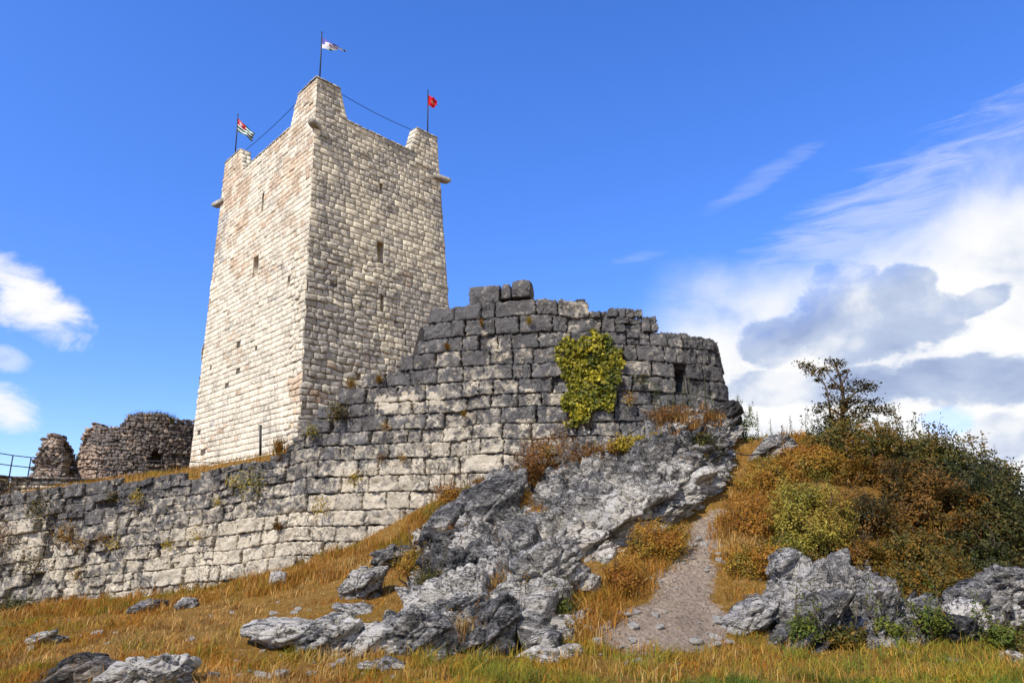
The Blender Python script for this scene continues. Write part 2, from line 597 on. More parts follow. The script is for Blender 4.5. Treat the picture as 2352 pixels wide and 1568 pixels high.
GP += [np.array(p, float) for p in ((5, 24, 4.6), (8, 25, 4.7), (12, 25.5, 4.2), (15, 26, 2.5), (9, 34, 3.5), (16, 38, 1.0), (0, 30, 3.5), (-12, 32, 1.5), (-30, 34, -.6),
                                    (-45, 20, -1), (30, 25, 0), (40, 14, -.3), (30, 45, -.5), (0, 55, 1), (-30, 60, -1), (-50, 45, -1.5), (45, 60, -1.5), (0, 80, -1.5), (60, 30, -1))]
GP = np.array(GP)


def tps_fit(P, lam=0.02):
    n = len(P)
    d = np.linalg.norm(P[:, None, :2] - P[None, :, :2], axis=2)
    K = np.where(d > 0, d * d * np.log(d + 1e-9), 0) + lam * np.eye(n)
    Q = np.c_[np.ones(n), P[:, :2]]
    A = np.block([[K, Q], [Q.T, np.zeros((3, 3))]])
    return np.linalg.solve(A, np.r_[P[:, 2], 0, 0, 0])


TW = tps_fit(GP)


def tps(X, Y):
    sh = X.shape
    q = np.c_[X.ravel(), Y.ravel()]
    out = np.zeros(len(q))
    for k in range(0, len(q), 20000):
        b = q[k:k + 20000]
        d = np.linalg.norm(b[:, None] - GP[None, :, :2], axis=2)
        out[k:k + 20000] = np.where(d > 0, d * d * np.log(d + 1e-9), 0) @ TW[:-3] + TW[-3] + b @ TW[-2:]
    return out.reshape(sh)


def axis_steps(lo, flo, fhi, hi, fine, grow):
    a = list(np.arange(flo, fhi + 1e-6, fine))
    s, v = fine, flo
    while v > lo:
        s *= grow
        v -= s
        a.insert(0, v)
    s, v = fine, a[-1]
    while v < hi:
        s *= grow
        v += s
        a.append(v)
    return np.array(a)


GXs = axis_steps(-4000, -20, 20, 4000, 0.16, 1.22)
GYs = axis_steps(-4000, 7, 29, 6000, 0.16, 1.22)
GX, GY = np.meshgrid(GXs, GYs)
inside = (np.abs(GX) < 70) & (GY > -30) & (GY < 95)
GZ = np.full(GX.shape, -2.0)
GZ[inside] = tps(GX[inside], GY[inside])
wfar = np.clip(np.maximum((np.abs(GX) - 40) / 25, np.maximum((GY - 65) / 25, (-GY - 5) / 20)), 0, 1)
GZ = GZ * (1 - wfar) + wfar * np.where(GY < 0, 0.0, -2.0)
P3 = np.stack([GX, GY, GZ], -1)
near = np.clip(1 - np.maximum(np.abs(GX) - 22, np.abs(GY - 18) - 14) / 8, 0, 1)
GZ = GZ + near * (0.14 * fbm(P3 * [0.5, 0.5, 0], 3, seed=3) + 0.05 * fbm(P3 * [2.2, 2.2, 0], 3, seed=5))


def ground(X, Y):
    X, Y = np.asarray(X, float), np.asarray(Y, float)
    i = np.clip(np.searchsorted(GXs, X) - 1, 0, len(GXs) - 2)
    j = np.clip(np.searchsorted(GYs, Y) - 1, 0, len(GYs) - 2)
    u = (X - GXs[i]) / (GXs[i + 1] - GXs[i])
    v = (Y - GYs[j]) / (GYs[j + 1] - GYs[j])
    return (GZ[j, i] * (1 - u) + GZ[j, i + 1] * u) * (1 - v) + (GZ[j + 1, i] * (1 - u) + GZ[j + 1, i + 1] * u) * v


def in_poly(X, Y, poly):
    r = np.zeros(X.shape, bool)
    n = len(poly)
    for k in range(n):
        (x1, y1), (x2, y2) = poly[k][:2], poly[(k + 1) % n][:2]
        c = ((y1 > Y) != (y2 > Y)) & (X < (x2 - x1) * (Y - y1) / (y2 - y1 + 1e-12) + x1)
        r ^= c
    return r


SCREE = [at(*p)[:2] for p in ((1345, 1475, 12.7), (1400, 1420, 13.5), (1500, 1330, 15), (1575, 1250, 16.6), (1605, 1190, 17.8), (1640, 1165, 18.3), (1668, 1165, 18.3),
                              (1672, 1215, 17.4), (1650, 1290, 16), (1660, 1370, 14.5), (1690, 1440, 13.2), (1640, 1490, 12.3), (1480, 1490, 12.3))]
wob = fbm(P3 * [1.3, 1.3, 0], 5, 0.65, seed=9) * 0.95
scree = in_poly(GX + wob, GY + wob[::-1] * 0, SCREE).astype(float)
for _ in range(2):
    s2 = scree.copy()
    s2[1:-1, 1:-1] = (scree[1:-1, 1:-1] * 2 + scree[:-2, 1:-1] + scree[2:, 1:-1] + scree[1:-1, :-2] + scree[1:-1, 2:]) / 6
    scree = s2
dry = 0.5 + 0.5 * fbm(P3 * [0.35, 0.35, 0], 4, seed=13)

m, N = new_mat('hillside_earth')
o_ = N.n('ShaderNodeTexCoord').outputs['Object']
a_ = N.n('ShaderNodeAttribute', attribute_name='tone')
s_ = N.n('ShaderNodeSeparateColor')
N.link(a_.outputs['Color'], s_.inputs[0])
n1 = N.noise(o_, 1.2, 6, 0.6, 0.3)
n2 = N.noise(o_, 7.0, 8, 0.7, 0.2)
n3 = N.noise(o_, 30.0, 6, 0.7)
n5 = N.noise(o_, 75.0, 4, 0.8)
turf = N.ramp(N.math('ADD', N.math('MULTIPLY', n1, 0.15), N.math('ADD', N.math('MULTIPLY', n2, 0.35), N.math('ADD', N.math('MULTIPLY', n3, 0.30), N.math('MULTIPLY', n5, 0.20)))),
              [(0.30, (0.035, 0.030, 0.008)), (0.44, (0.15, 0.085, 0.016)), (0.53, (0.28, 0.15, 0.030)), (0.62, (0.40, 0.29, 0.15))])
mp = N.n('ShaderNodeMapping')
mp.inputs['Rotation'].default_value = (0, 0, 0.5)
mp.inputs['Scale'].default_value = (1.0, 0.6, 1.0)
N.link(o_, mp.inputs[0])
vc = N.n('ShaderNodeTexVoronoi', feature='DISTANCE_TO_EDGE')
vc.inputs['Scale'].default_value = 5.5
vw = N.n('ShaderNodeVectorMath', operation='ADD')
vs = N.n('ShaderNodeVectorMath', operation='SCALE')
vs.inputs['Scale'].default_value = 0.35
nc = N.n('ShaderNodeTexNoise')
nc.inputs['Scale'].default_value = 4.0
N.link(o_, nc.inputs['Vector'])
N.link(nc.outputs['Color'], vs.inputs[0])
N.link(mp.outputs[0], vw.inputs[0])
N.link(vs.outputs[0], vw.inputs[1])
N.link(vw.outputs[0], vc.inputs['Vector'])
crk = N.smooth(vc.outputs[0], 0.035, 0.0)
crk = N.math('MULTIPLY', crk, N.smooth(n1, 0.40, 0.60))
nf = N.noise(mp.outputs[0], 16.0, 9, 0.78, 0.4)
ng = N.math('SUBTRACT', nf, N.math('MULTIPLY', crk, 0.6))
grav = N.ramp(N.math('ADD', N.math('MULTIPLY', nf, 0.7), N.math('MULTIPLY', n1, 0.3)), [(0.36, (0.10, 0.075, 0.052)), (0.46, (0.25, 0.19, 0.135)), (0.55, (0.37, 0.29, 0.21)), (0.66, (0.56, 0.46, 0.35))])
grav = N.mix(N.math('MULTIPLY', crk, 0.6), grav, (0.06, 0.05, 0.045))
c_ = N.mix(N.smooth(N.math('ADD', s_.outputs[0], N.math('MULTIPLY', N.math('SUBTRACT', n2, 0.5), 1.7)), 0.35, 0.65), turf, grav)
finish(N, c_, 0.95, N.math('ADD', ng, N.math('MULTIPLY', n3, 0.6)), 0.9, 0.07, 0.1)
M['earth'] = m
mesh_ground = mesh('ground', np.stack([GX, GY, GZ], -1), grid_faces(len(GXs), len(GYs)), M['earth'], None, None,
                   np.stack([scree.ravel(), dry.ravel(), np.zeros(GX.size)], -1))
tag(mesh_ground, kind='structure')


# ------------------------------------------------------------------ masonry builder
def blocks(rects, fmap, gap, rough, bulge, seed, tone, d_var=0.03, jit=0.0, jscale=1.0, na=7, nb=6, back=0.09, dextra=None, chip=0.0, nfreq=2.6):
    """rects (B,4): s0 s1 z0 z1 of each stone; fmap(s, z, d) gives the point d proud of the face.
    Every stone is its own rough-faced cushion; tone (B,3)"""
    rects = np.asarray(rects, float)
    B = len(rects)
    rng = np.random.default_rng(seed)

    def ts(n):
        i = np.linspace(0, 1, n - 2) * 0.95 + 0.025
        return np.r_[0, i, 1]
    A, Bt = ts(na), ts(nb)
    w = (rects[:, 1] - rects[:, 0])[:, None, None]
    h = (rects[:, 3] - rects[:, 2])[:, None, None]
    a, b = A[None, None, :], Bt[None, :, None]
    s = rects[:, 0][:, None, None] + gap / 2 + a * (w - gap) + 0 * b
    if rects.shape[1] == 6:                       # ends that lean: s0, s1 at the top as well
        wt = (rects[:, 5] - rects[:, 4])[:, None, None]
        s = s * (1 - b) + b * (rects[:, 4][:, None, None] + gap / 2 + a * (wt - gap))
    z = rects[:, 2][:, None, None] + gap / 2 + b * (h - gap) + 0 * a
    edge = np.zeros((nb, na), bool)
    edge[[0, -1]] = True
    edge[:, [0, -1]] = True
    ring = np.zeros((nb, na), bool)
    ring[1:-1, 1:-1] = True
    ring[2:-2, 2:-2] = False
    jx = rng.normal(0, 1, (B, nb, na)) * chip
    jz = rng.normal(0, 1, (B, nb, na)) * chip
    # the ring and the rim behind it move together
    for J in (jx, jz):
        J[:, 0], J[:, -1] = J[:, 1], J[:, -2]
        J[:, :, 0], J[:, :, -1] = J[:, :, 1], J[:, :, -2]
        J[:, 2:-2, 2:-2] = 0
    s = s + jx
    z = z + jz
    q = np.stack([s * jscale, z * jscale, np.full_like(s, seed * 3.1)], -1)
    if jit:
        s2 = s + jit * vnoise(q, 31)
        z2 = z + jit * vnoise(q + 50, 37)
    else:
        s2, z2 = s, z
    prof = (1 - np.abs(2 * a - 1) ** 8) * (1 - np.abs(2 * b - 1) ** 6)
    d0 = rng.normal(0, d_var, (B, 1, 1))
    if dextra is not None:
        d0 = d0 + np.asarray(dextra)[:, None, None]
    tx = rng.normal(0, d_var * 0.7, (B, 1, 1)) * (a - .5) + rng.normal(0, d_var * 0.7, (B, 1, 1)) * (b - .5)
    q = np.stack([s * nfreq, z * nfreq, np.broadcast_to(rng.random((B, 1, 1)) * 60, s.shape)], -1)
    d = d0 + tx + bulge * prof + rough * fbm(q, 4, 0.62, 41)
    d = np.where(edge[None], np.minimum(d, 0) - back, d)
    V = fmap(s2, z2, d)
    k = np.arange(B * nb * na).reshape(B, nb, na)
    Q = np.stack([k[:, :-1, :-1], k[:, :-1, 1:], k[:, 1:, 1:], k[:, 1:, :-1]], -1).reshape(-1, 4)
    C = np.broadcast_to(np.asarray(tone, float)[:, None, None, :], (B, nb, na, 3)).reshape(-1, 3)
    return V.reshape(-1, 3), Q, C


def courses(lo, hi, h, var, rng):
    z, out = lo, [lo]
    while z < hi - h * 0.5:
        z += h * (1 + rng.uniform(-var, var))
        out.append(z)
    return out


def cut(lo, hi, w, var, rng):
    s, out = lo, [lo]
    while s < hi - w * 0.35:
        s += w * (1 + rng.uniform(-var, var))
        out.append(s)
    while len(out) > 1 and out[-1] > hi - w * 0.3:
        out.pop()
    out.append(hi)
    return out


# ------------------------------------------------------------------ the great tower
P0 = at(727.8, 178, 32.0)
ZT = P0[2]
P1, P2 = at_z(1004, 318, ZT), at_z(517, 376, ZT)
B0 = at(687, 974, 31.75)
B1 = at(1031.8, 706, P1[1] + 0.15)
B2 = at(434, 1077, P2[1] + 0.1)
ZB = 3.6


def edge_pt(Pt, Pb, z):
    t = (z - Pb[2]) / (Pt[2] - Pb[2])
    t = np.asarray(t)[..., None]
    q = Pb + t * (Pt - Pb)
    return q


P3c = P1 + P2 - P0
B3 = B1 + (P3c - P1) * 1.06
B3[2] = B1[2]
E_ = [(P0, B0), (P1, B1), (P3c, B3), (P2, B2)]
print('TOWER', 'top', ZT, 'w right', np.linalg.norm((P1 - P0)[:2]), 'w left', np.linalg.norm((P2 - P0)[:2]),
      'angle', math.degrees(math.acos(np.dot((P1 - P0)[:2], (P2 - P0)[:2]) / np.linalg.norm((P1 - P0)[:2]) / np.linalg.norm((P2 - P0)[:2]))),
      'P', P0, P1, P2, 'B', B0, B1, B2)


class Face:
    def __init__(self, a, b):
        self.a, self.b = E_[a], E_[b]
        self.w = np.linalg.norm((E_[a][0] - E_[b][0])[:2])
        d = (self.b[0] - self.a[0])
        n = np.array([d[1], -d[0], 0.0])
        n /= np.linalg.norm(n)
        c = (P0 + P3c) / 2
        if np.dot(n, ((self.a[0] + self.b[0]) / 2 - c)) < 0:
            n = -n
        self.n = n

    def __call__(self, u, z, d):
        """u in metres at the top edge, stretched with the batter lower down"""
        t = (np.asarray(u) / self.w)[..., None]
        return edge_pt(*self.a, z) * (1 - t) + edge_pt(*self.b, z) * t + np.asarray(d)[..., None] * self.n

    def inv(self, px, py):
        u, z = self.w / 2, (ZT + ZB) / 2
        for _ in range(30):
            f = lambda u, z: np.array(proj(self(np.array(u), np.array(z), np.array(0.0))))
            r = f(u, z) - np.array([px, py])
            J = np.stack([(f(u + 1e-4, z) - f(u, z)) / 1e-4, (f(u, z + 1e-4) - f(u, z)) / 1e-4], 1)
            du = np.linalg.solve(J, -r)
            u, z = u + np.clip(du[0], -3, 3), z + np.clip(du[1], -5, 5)
        return float(u), float(z)


FL, FR = Face(0, 3), Face(0, 1)              # left face and right face, both starting at the near corner
FBR, FBL = Face(1, 2), Face(3, 2)            # the two hidden faces
tower = thing('stone_tower', (B0 + B1 + B2 + B3) / 4 * [1, 1, 0] + [0, 0, 5.0],
              'tall pale limestone tower with horned corners and slit windows, rising behind the grey bastion wall', 'tower')
# outline of the parapet along each face: (u, z) from the start corner to the end corner
oL = [FL.inv(684, 216), FL.inv(665.5, 296.6), FL.inv(556.8, 396), FL.inv(552, 344)]
oR = [FR.inv(783, 204), FR.inv(798.5, 275.5), FR.inv(941, 343), FR.inv(957, 295)]
ZPAR = (oL[1][1] + oL[2][1] + oR[1][1] + oR[2][1]) / 4
print('outline', oL, oR, FL.w, FR.w, 'par', ZPAR)


def intervals(face, out, z):
    """where the wall stands at height z: list of (lo, hi) in u"""
    if z <= ZPAR:
        return [(0.0, face.w)]
    k = min(1.0, (z - ZPAR) / (ZT - ZPAR))
    return [(0.0, out[1][0] + (out[0][0] - out[1][0]) * k), (out[2][0] + (out[3][0] - out[2][0]) * k, face.w)]


WIN_R = [(872, 419, 879, 451), (867, 558, 882, 611), (874, 683, 880.5, 716), (821, 857, 830, 869)]
WIN_L = [(601, 447, 605.5, 482), (581, 588, 593, 637), (660, 636, 667, 660)]


def build_face(face, out, wins, seed, fine=True, rough_side=False):
    rng = np.random.default_rng(seed)
    holes = []
    for (x0, y0, x1, y1) in wins:
        (ua, za), (ub, zb) = face.inv((x0 + x1) / 2 - (x1 - x0) / 2, (y0 + y1) / 2), face.inv((x0 + x1) / 2 + (x1 - x0) / 2, (y0 + y1) / 2)
        _, zt = face.inv((x0 + x1) / 2, y0)
        _, zl = face.inv((x0 + x1) / 2, y1)
        holes.append([min(ua, ub), max(ua, ub), zl, zt])
    cz = courses(ZB, ZPAR, 0.285, 0.22, rng)
    cz[-1] = ZPAR
    up = courses(ZPAR, ZT, 0.285, 0.15, rng)
    up[-1] = ZT
    cz = cz + up[1:]
    cz = np.array(cz)
    for hh in holes:                                    # snap slit windows to whole courses
        hh[2] = cz[np.argmin(np.abs(cz - hh[2]))]
        j = np.argmin(np.abs(cz - hh[3]))
        hh[3] = cz[j] if cz[j] > hh[2] else cz[np.argmin(np.abs(cz - hh[2])) + 1]
    rect, tone, dex, slant = [], [], [], []
    for z0, z1 in zip(cz[:-1], cz[1:]):
        zm = (z0 + z1) / 2
        low = np.clip((13.5 - zm) / 7.0, 0, 1)
        for (lo, hi) in intervals(face, out, zm):
            segs = [(lo, hi)]
            for hh in holes:
                if hh[2] - 1e-3 < zm < hh[3] + 1e-3:
                    ns = []
                    for (p, q) in segs:
                        if hh[0] > p and hh[1] < q:
                            ns += [(p, hh[0]), (hh[1], q)]
                        else:
                            ns.append((p, q))
                    segs = ns
            i0 = [iv for iv in intervals(face, out, z0 + 1e-4)]
            i1 = [iv for iv in intervals(face, out, z1)]
            pick = lambda L: min(L, key=lambda iv: abs((iv[0] + iv[1]) - (lo + hi)))
            (l0, h0), (l1, h1) = pick(i0), pick(i1)
            at0 = lambda u: l0 + (u - lo) / (hi - lo) * (h0 - l0)
            at1 = lambda u: l1 + (u - lo) / (hi - lo) * (h1 - l1)
            for (p, q) in segs:
                us = cut(p, q, 0.37 + 0.12 * rng.random(), 0.45, rng)
                for u0, u1 in zip(us[:-1], us[1:]):
                    if u1 - u0 < 0.04:
                        continue
                    um = (u0 + u1) / 2
                    nz = fbm(np.array([um * 0.35, zm * 0.3, seed]), 4, seed=71)
                    nb_ = fbm(np.array([um * 0.5, zm * 0.9, seed + 9.0]), 3, seed=72)
                    stk = fbm(np.array([um * 1.7, zm * 0.10, seed + 3.0]), 3, seed=75)
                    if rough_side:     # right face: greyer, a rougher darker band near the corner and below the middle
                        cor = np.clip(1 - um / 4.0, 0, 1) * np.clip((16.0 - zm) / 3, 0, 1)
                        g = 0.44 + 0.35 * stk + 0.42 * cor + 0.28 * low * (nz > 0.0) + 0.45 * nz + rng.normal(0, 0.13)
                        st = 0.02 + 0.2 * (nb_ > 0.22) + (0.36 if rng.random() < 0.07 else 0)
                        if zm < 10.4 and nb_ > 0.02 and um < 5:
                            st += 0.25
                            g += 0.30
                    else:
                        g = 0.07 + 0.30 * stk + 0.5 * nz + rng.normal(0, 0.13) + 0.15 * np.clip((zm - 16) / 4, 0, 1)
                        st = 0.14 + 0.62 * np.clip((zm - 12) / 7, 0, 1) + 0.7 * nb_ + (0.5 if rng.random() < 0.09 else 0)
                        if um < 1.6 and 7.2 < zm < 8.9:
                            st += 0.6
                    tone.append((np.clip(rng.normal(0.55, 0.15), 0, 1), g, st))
                    rect.append((at0(u0), at0(u1), z0, z1, at1(u0), at1(u1)))
                    e = 0.0
                    r = rng.random()
                    if not rough_side and r < 0.014 and zm < 12 and um > 0.3:
                        e = -0.16
                    elif r > 0.94:
                        e = 0.03
                    dex.append(e)
    rect = np.array(rect)
    dex = np.array(dex)
    tone = np.array(tone)
    zc = rect[:, 2:4].mean(1)
    uc = rect[:, :2].mean(1)
    V_, Q_, C_ = [], [], []
    base = 0
    if rough_side:
        rgh = (zc < 15.6) & (uc < 6.5 - (zc - 6) * 0.25)
    else:
        rgh = (zc < 15.0) & (fbm(np.stack([uc * .3, zc * .22, 0 * zc], -1), 2, seed=5) > -0.02) | (uc < 1.2) & (zc < 14)
    for sel, prm in ((rgh, dict(gap=0.017, rough=0.040, bulge=0.002, d_var=0.014, jit=0.085, chip=0.014, back=0.045)),
                     (~rgh, dict(gap=0.009, rough=0.010, bulge=0.0, d_var=0.005, jit=0.025, chip=0.006, back=0.028))):
        if not sel.any():
            continue
        v, q, c = blocks(rect[sel], lambda s, z, d: face(s, z, d), seed=seed + int(prm['jit'] * 1000), tone=tone[sel], dextra=dex[sel],
                         na=6 if fine else 5, nb=6 if fine else 5, jscale=1.6, **prm)
        V_.append(v)
        Q_.append(q + base)
        C_.append(c)
        base += len(v)
    return np.concatenate(V_), np.concatenate(Q_), np.concatenate(C_), holes


mb = MB()
core = MB()
TH = 0.62                                             # thickness of the parapet
wins_all = []
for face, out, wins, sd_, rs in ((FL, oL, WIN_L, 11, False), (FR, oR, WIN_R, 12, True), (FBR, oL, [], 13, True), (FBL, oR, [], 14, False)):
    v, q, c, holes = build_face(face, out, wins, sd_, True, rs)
    mb.add(v, q, tone=c)
    for hh in holes:
        wins_all.append((face, hh))
    # core behind the stones, open where the windows are
    ub = sorted({0.0, face.w} | {h[0] for h in holes} | {h[1] for h in holes})
    zb = sorted({ZB, ZPAR} | {h[2] for h in holes} | {h[3] for h in holes})
    for u0, u1 in zip(ub[:-1], ub[1:]):
        for z0, z1 in zip(zb[:-1], zb[1:]):
            um, zm = (u0 + u1) / 2, (z0 + z1) / 2
            if any(h[0] < um < h[1] and h[2] < zm < h[3] for h in holes):
                continue
            uu = np.array([u0, u1, u1, u0])
            zz = np.array([z0, z0, z1, z1])
            core.add(face(uu, zz, np.full(4, -0.045)), [(0, 1, 2, 3)], tone=(0.5, 0.4, 0.1))
    # parapet: the outline as a thick slab behind the stones
    o = out
    e = 0.02
    zlow = ZPAR - 1.3
    for poly in ([(0.16, zlow), (face.w - .16, zlow), (face.w - .16, ZPAR - e), (0.16, ZPAR - e)],
                 [(0.16, ZPAR - e), (o[1][0] - e, ZPAR - e), (o[0][0] - e, ZT - e), (0.16, ZT - e)],
                 [(o[2][0] + e, ZPAR - e), (face.w - .16, ZPAR - e), (face.w - .16, ZT - e), (o[3][0] + e, ZT - e)]):
        uu = np.array([p[0] for p in poly])
        zz = np.array([p[1] for p in poly])
        fr = face(uu, zz, np.full(4, -0.045))
        bk = face(uu, zz, np.full(4, -TH))
        core.add(np.concatenate([fr, bk]), [(0, 1, 2, 3), (5, 4, 7, 6), (3, 2, 6, 7), (1, 5, 6, 2), (0, 3, 7, 4), (0, 4, 5, 1)], tone=(0.5, 0.25, 0.2))
mb.build('wall', M['tower'], tower, smooth=False)
core.build('mortar', M['joint'], tower, smooth=False)
# slanted inner sides of the horns get their own stones
rng = np.random.default_rng(5)
for face, out in ((FL, oL), (FR, oR), (FBR, oL), (FBL, oR)):
    for (ia, ib) in ((1, 0), (2, 3)):
        (ua, za), (ub_, zb_) = (out[ia][0], ZPAR), (out[ib][0], ZT)
        sgn = 1 if ia == 1 else -1
        nrow = 5

        def fm(s, z, d, face=face, ua=ua, ub_=ub_, sgn=sgn):
            k = (z - ZPAR) / (ZT - ZPAR)
            return face(ua + (ub_ - ua) * k + sgn * d, z, -s)
        rc, tn = [], []
        zs = np.linspace(ZPAR, ZT, nrow + 1)
        for z0, z1 in zip(zs[:-1], zs[1:]):
            us = cut(0.0, TH, 0.3, 0.3, rng)
            for u0, u1 in zip(us[:-1], us[1:]):
                rc.append((u0, u1, z0, z1))
                tn.append((rng.random(), 0.05 + rng.normal(0, .1), 0.1))
        v, q, c = blocks(rc, fm, 0.02, 0.012, 0.008, 77, np.array(tn), d_var=0.004, jit=0, na=5, nb=5, back=0.04, chip=0.004)
        side = MB()
        side.add(v, q, tone=c)
        side.build('horn_side', M['tower'], tower, loc=v.mean(0))
# coping slabs along the parapet and over the horns
rng = np.random.default_rng(8)
for face, out in ((FL, oL), (FR, oR), (FBR, oL), (FBL, oR)):
    def run(a, b, slope=False):
        L = math.hypot(b[0] - a[0], b[1] - a[1])
        n = max(1, int(L / 0.42))
        cop = MB()
        for k in range(n):
            f0, f1 = k / n, (k + 1) / n - 0.012
            p = np.array([[a[0] + (b[0] - a[0]) * f, a[1] + (b[1] - a[1]) * f] for f in (f0, f1)])
            hgt = 0.06 + rng.uniform(-.012, .012)
            dn = np.array([-(b[1] - a[1]), b[0] - a[0]]) / L
            if dn[1] < 0 or (abs(dn[1]) < .2 and False):
                dn = -dn
            pr = 0.045 + rng.uniform(-.012, .014)
            q0 = p + dn * 0.004
            q1 = p + dn * hgt
            uu = np.array([q0[0, 0], q0[1, 0], q1[1, 0], q1[0, 0]])
            zz = np.array([q0[0, 1], q0[1, 1], q1[1, 1], q1[0, 1]])
            fr = face(uu, zz, np.full(4, pr))
            bk = face(uu, zz, np.full(4, -TH - 0.03))
            cop.add(np.concatenate([fr, bk]), [(0, 1, 2, 3), (5, 4, 7, 6), (3, 2, 6, 7), (1, 5, 6, 2), (0, 3, 7, 4), (0, 4, 5, 1)],
                    tone=(rng.random() * 0.6, 0.55 + rng.normal(0, .1), 0.1))
        cop.build('coping', M['tower'], tower, loc=cop.V[0][0], smooth=False)
    run((-0.03, ZT), (out[0][0], ZT))
    run((out[3][0], ZT), (face.w + 0.03, ZT))
    run((out[1][0], ZPAR), (out[2][0], ZPAR))
rf = MB()
rr = [edge_pt(*e, ZPAR - 1.25) for e in E_]
rf.add(rr, [(0, 1, 2, 3)], tone=(0.5, 0.6, 0.1))
rf.build('roof', M['joint'], tower, smooth=False)
# windows: deep reveals
for face, h in wins_all:
    w_ = MB()
    u0, u1, z0, z1 = h
    D1 = -1.0
    uu = np.array([u0, u1, u1, u0])
    zz = np.array([z0, z0, z1, z1])
    fr = face(uu, zz, np.full(4, -0.01))
    bk = face(uu, zz, np.full(4, D1))
    w_.add(np.concatenate([fr, bk]), [(0, 1, 5, 4), (1, 2, 6, 5), (2, 3, 7, 6), (3, 0, 4, 7), (4, 5, 6, 7)], tone=(0.5, 0.5, 0.75))
    w_.build('window', M['tower'], tower, loc=fr.mean(0), smooth=False)
# corbels: long stones that stick out at three corners
for (px, py, edge, dirv, L) in ((720, 287, 0, None, 0.36), (1004, 411, 1, None, 0.68), (511, 467, 3, None, 0.80)):
    Pt, Pb = E_[edge]
    zc = None
    zz = np.linspace(ZB, ZT, 400)
    ee = edge_pt(Pt, Pb, zz)
    _, yy = proj(ee)
    p = ee[np.argmin(np.abs(yy - py))]
    c = (P0 + P3c) / 2
    d = (p - c) * [1, 1, 0]
    if edge == 0:
        d = FL.n * 0.8 + FR.n * 0.45
    elif edge == 1:
        d = FR.n * 0.05 + FBR.n
    else:
        d = FL.n * .1 + FBL.n
    d = d / np.linalg.norm(d)
    t = np.cross([0, 0, 1.0], d)
    cb = MB()
    V = []
    for (k, hw, hh, dz) in ((-0.5, 0.17, 0.15, 0), (0.3 * L, 0.17, 0.15, 0), (0.75 * L, 0.16, 0.13, 0.02), (L * 0.97, 0.14, 0.08, 0.06), (L, 0.12, 0.05, 0.08)):
        for (a, b) in ((-1, -1), (1, -1), (1, 1), (-1, 1)):
            V.append(p + d * k + t * a * hw + np.array([0, 0, b * hh + dz]))
    Q = []
    for k in range(4):
        for j in range(4):
            Q.append((k * 4 + j, k * 4 + (j + 1) % 4, k * 4 + 4 + (j + 1) % 4, k * 4 + 4 + j))
    Q += [(3, 2, 1, 0), (16, 17, 18, 19)]
    cb.add(V, Q, tone=(0.35, 0.75, 0.2))
    cb.build('corbel', M['tower'], tower, loc=p, smooth=False)

# ------------------------------------------------------------------ the bastion wall
plan_px = [(-700, 1300, 36.0), (-420, 1290, 31.5), (-200, 1280, 28.8), (0, 1265, 27.4), (250, 1235, 26.0), (500, 1190, 24.8), (683, 1130, 24.0), (900, 1000, 23.0), (1100, 860, 22.2),
           (1300, 830, 21.7), (1450, 850, 21.7), (1560, 870, 21.85), (1625, 880, 22.2), (1668, 885, 22.7)]
PL = [at(*p)[:2] for p in plan_px]
PL += [PL[-1] + np.array([0.20, 1.0]), PL[-1] + np.array([-0.3, 3.0]), PL[-1] + np.array([-1.5, 5.0])]
PLc = catmull(np.array(PL), 900)
arc = np.r_[0, np.cumsum(np.linalg.norm(np.diff(PLc, axis=0), axis=1))]
SMAX = arc[-1]
tang = np.gradient(PLc, arc, axis=0)
tang /= np.linalg.norm(tang, axis=1)[:, None]
nrm = np.stack([tang[:, 1], -tang[:, 0]], 1)
WZ = 6.0


def s_of_px(px):
    """arc length where the wall passes behind column px at mid height"""
    P = np.c_[PLc, np.full(len(PLc), 4.0)]
    x, _ = proj(P)
    k = np.argmax(x)
    return float(np.interp(px, x[:k], arc[:k]))


S700, S1450 = s_of_px(700), s_of_px(1450)


def batter(s):
    return 0.035 + 0.085 * np.clip((s - S1450) / 3.0, 0, 1)


def wmap(s, z, d):
    s = np.clip(s, 0, SMAX)
    x = np.interp(s, arc, PLc[:, 0])
    y = np.interp(s, arc, PLc[:, 1])
    nx = np.interp(s, arc, nrm[:, 0])
    ny = np.interp(s, arc, nrm[:, 1])
    k = d + batter(s) * (WZ - z)
    return np.stack([x + nx * k, y + ny * k, z + 0 * x], -1)


def droop(s):
    """the courses run level on the bastion and sink with the hill further left"""
    d = np.maximum(0, S700 - s)
    return -0.105 * d + 0.0 * s


def wmap_c(s, z, d):
    return wmap(s, z + droop(np.asarray(s)), d)


SIL = np.array([(-900, 1165), (0, 1140), (57, 1136), (130, 1122), (206, 1109), (268, 1101), (436, 1088), (560, 1066), (598, 1056), (632, 1040), (660, 1030), (674, 1012), (676, 976), (716, 970), (718, 944),
                (751, 934), (753, 912), (770, 908), (816, 884), (847, 864), (870, 856), (898, 850), (900, 817), (934, 800), (938, 768), (948, 764), (950, 733), (1011, 712), (1066, 700), (1218, 680), (1240, 676),
                (1357, 662), (1359, 698), (1400, 700), (1470, 702), (1479, 722), (1507, 726), (1509, 744), (1585, 747), (1587, 771), (1631, 771), (1652, 778), (1760, 790)], float)


def sil(px):
    return np.interp(px, SIL[:, 0], SIL[:, 1])


rng = np.random.default_rng(42)
cz = courses(-2.6, 9.6, 0.47, 0.14, rng)
rect, tone, dex, small = [], [], [], []


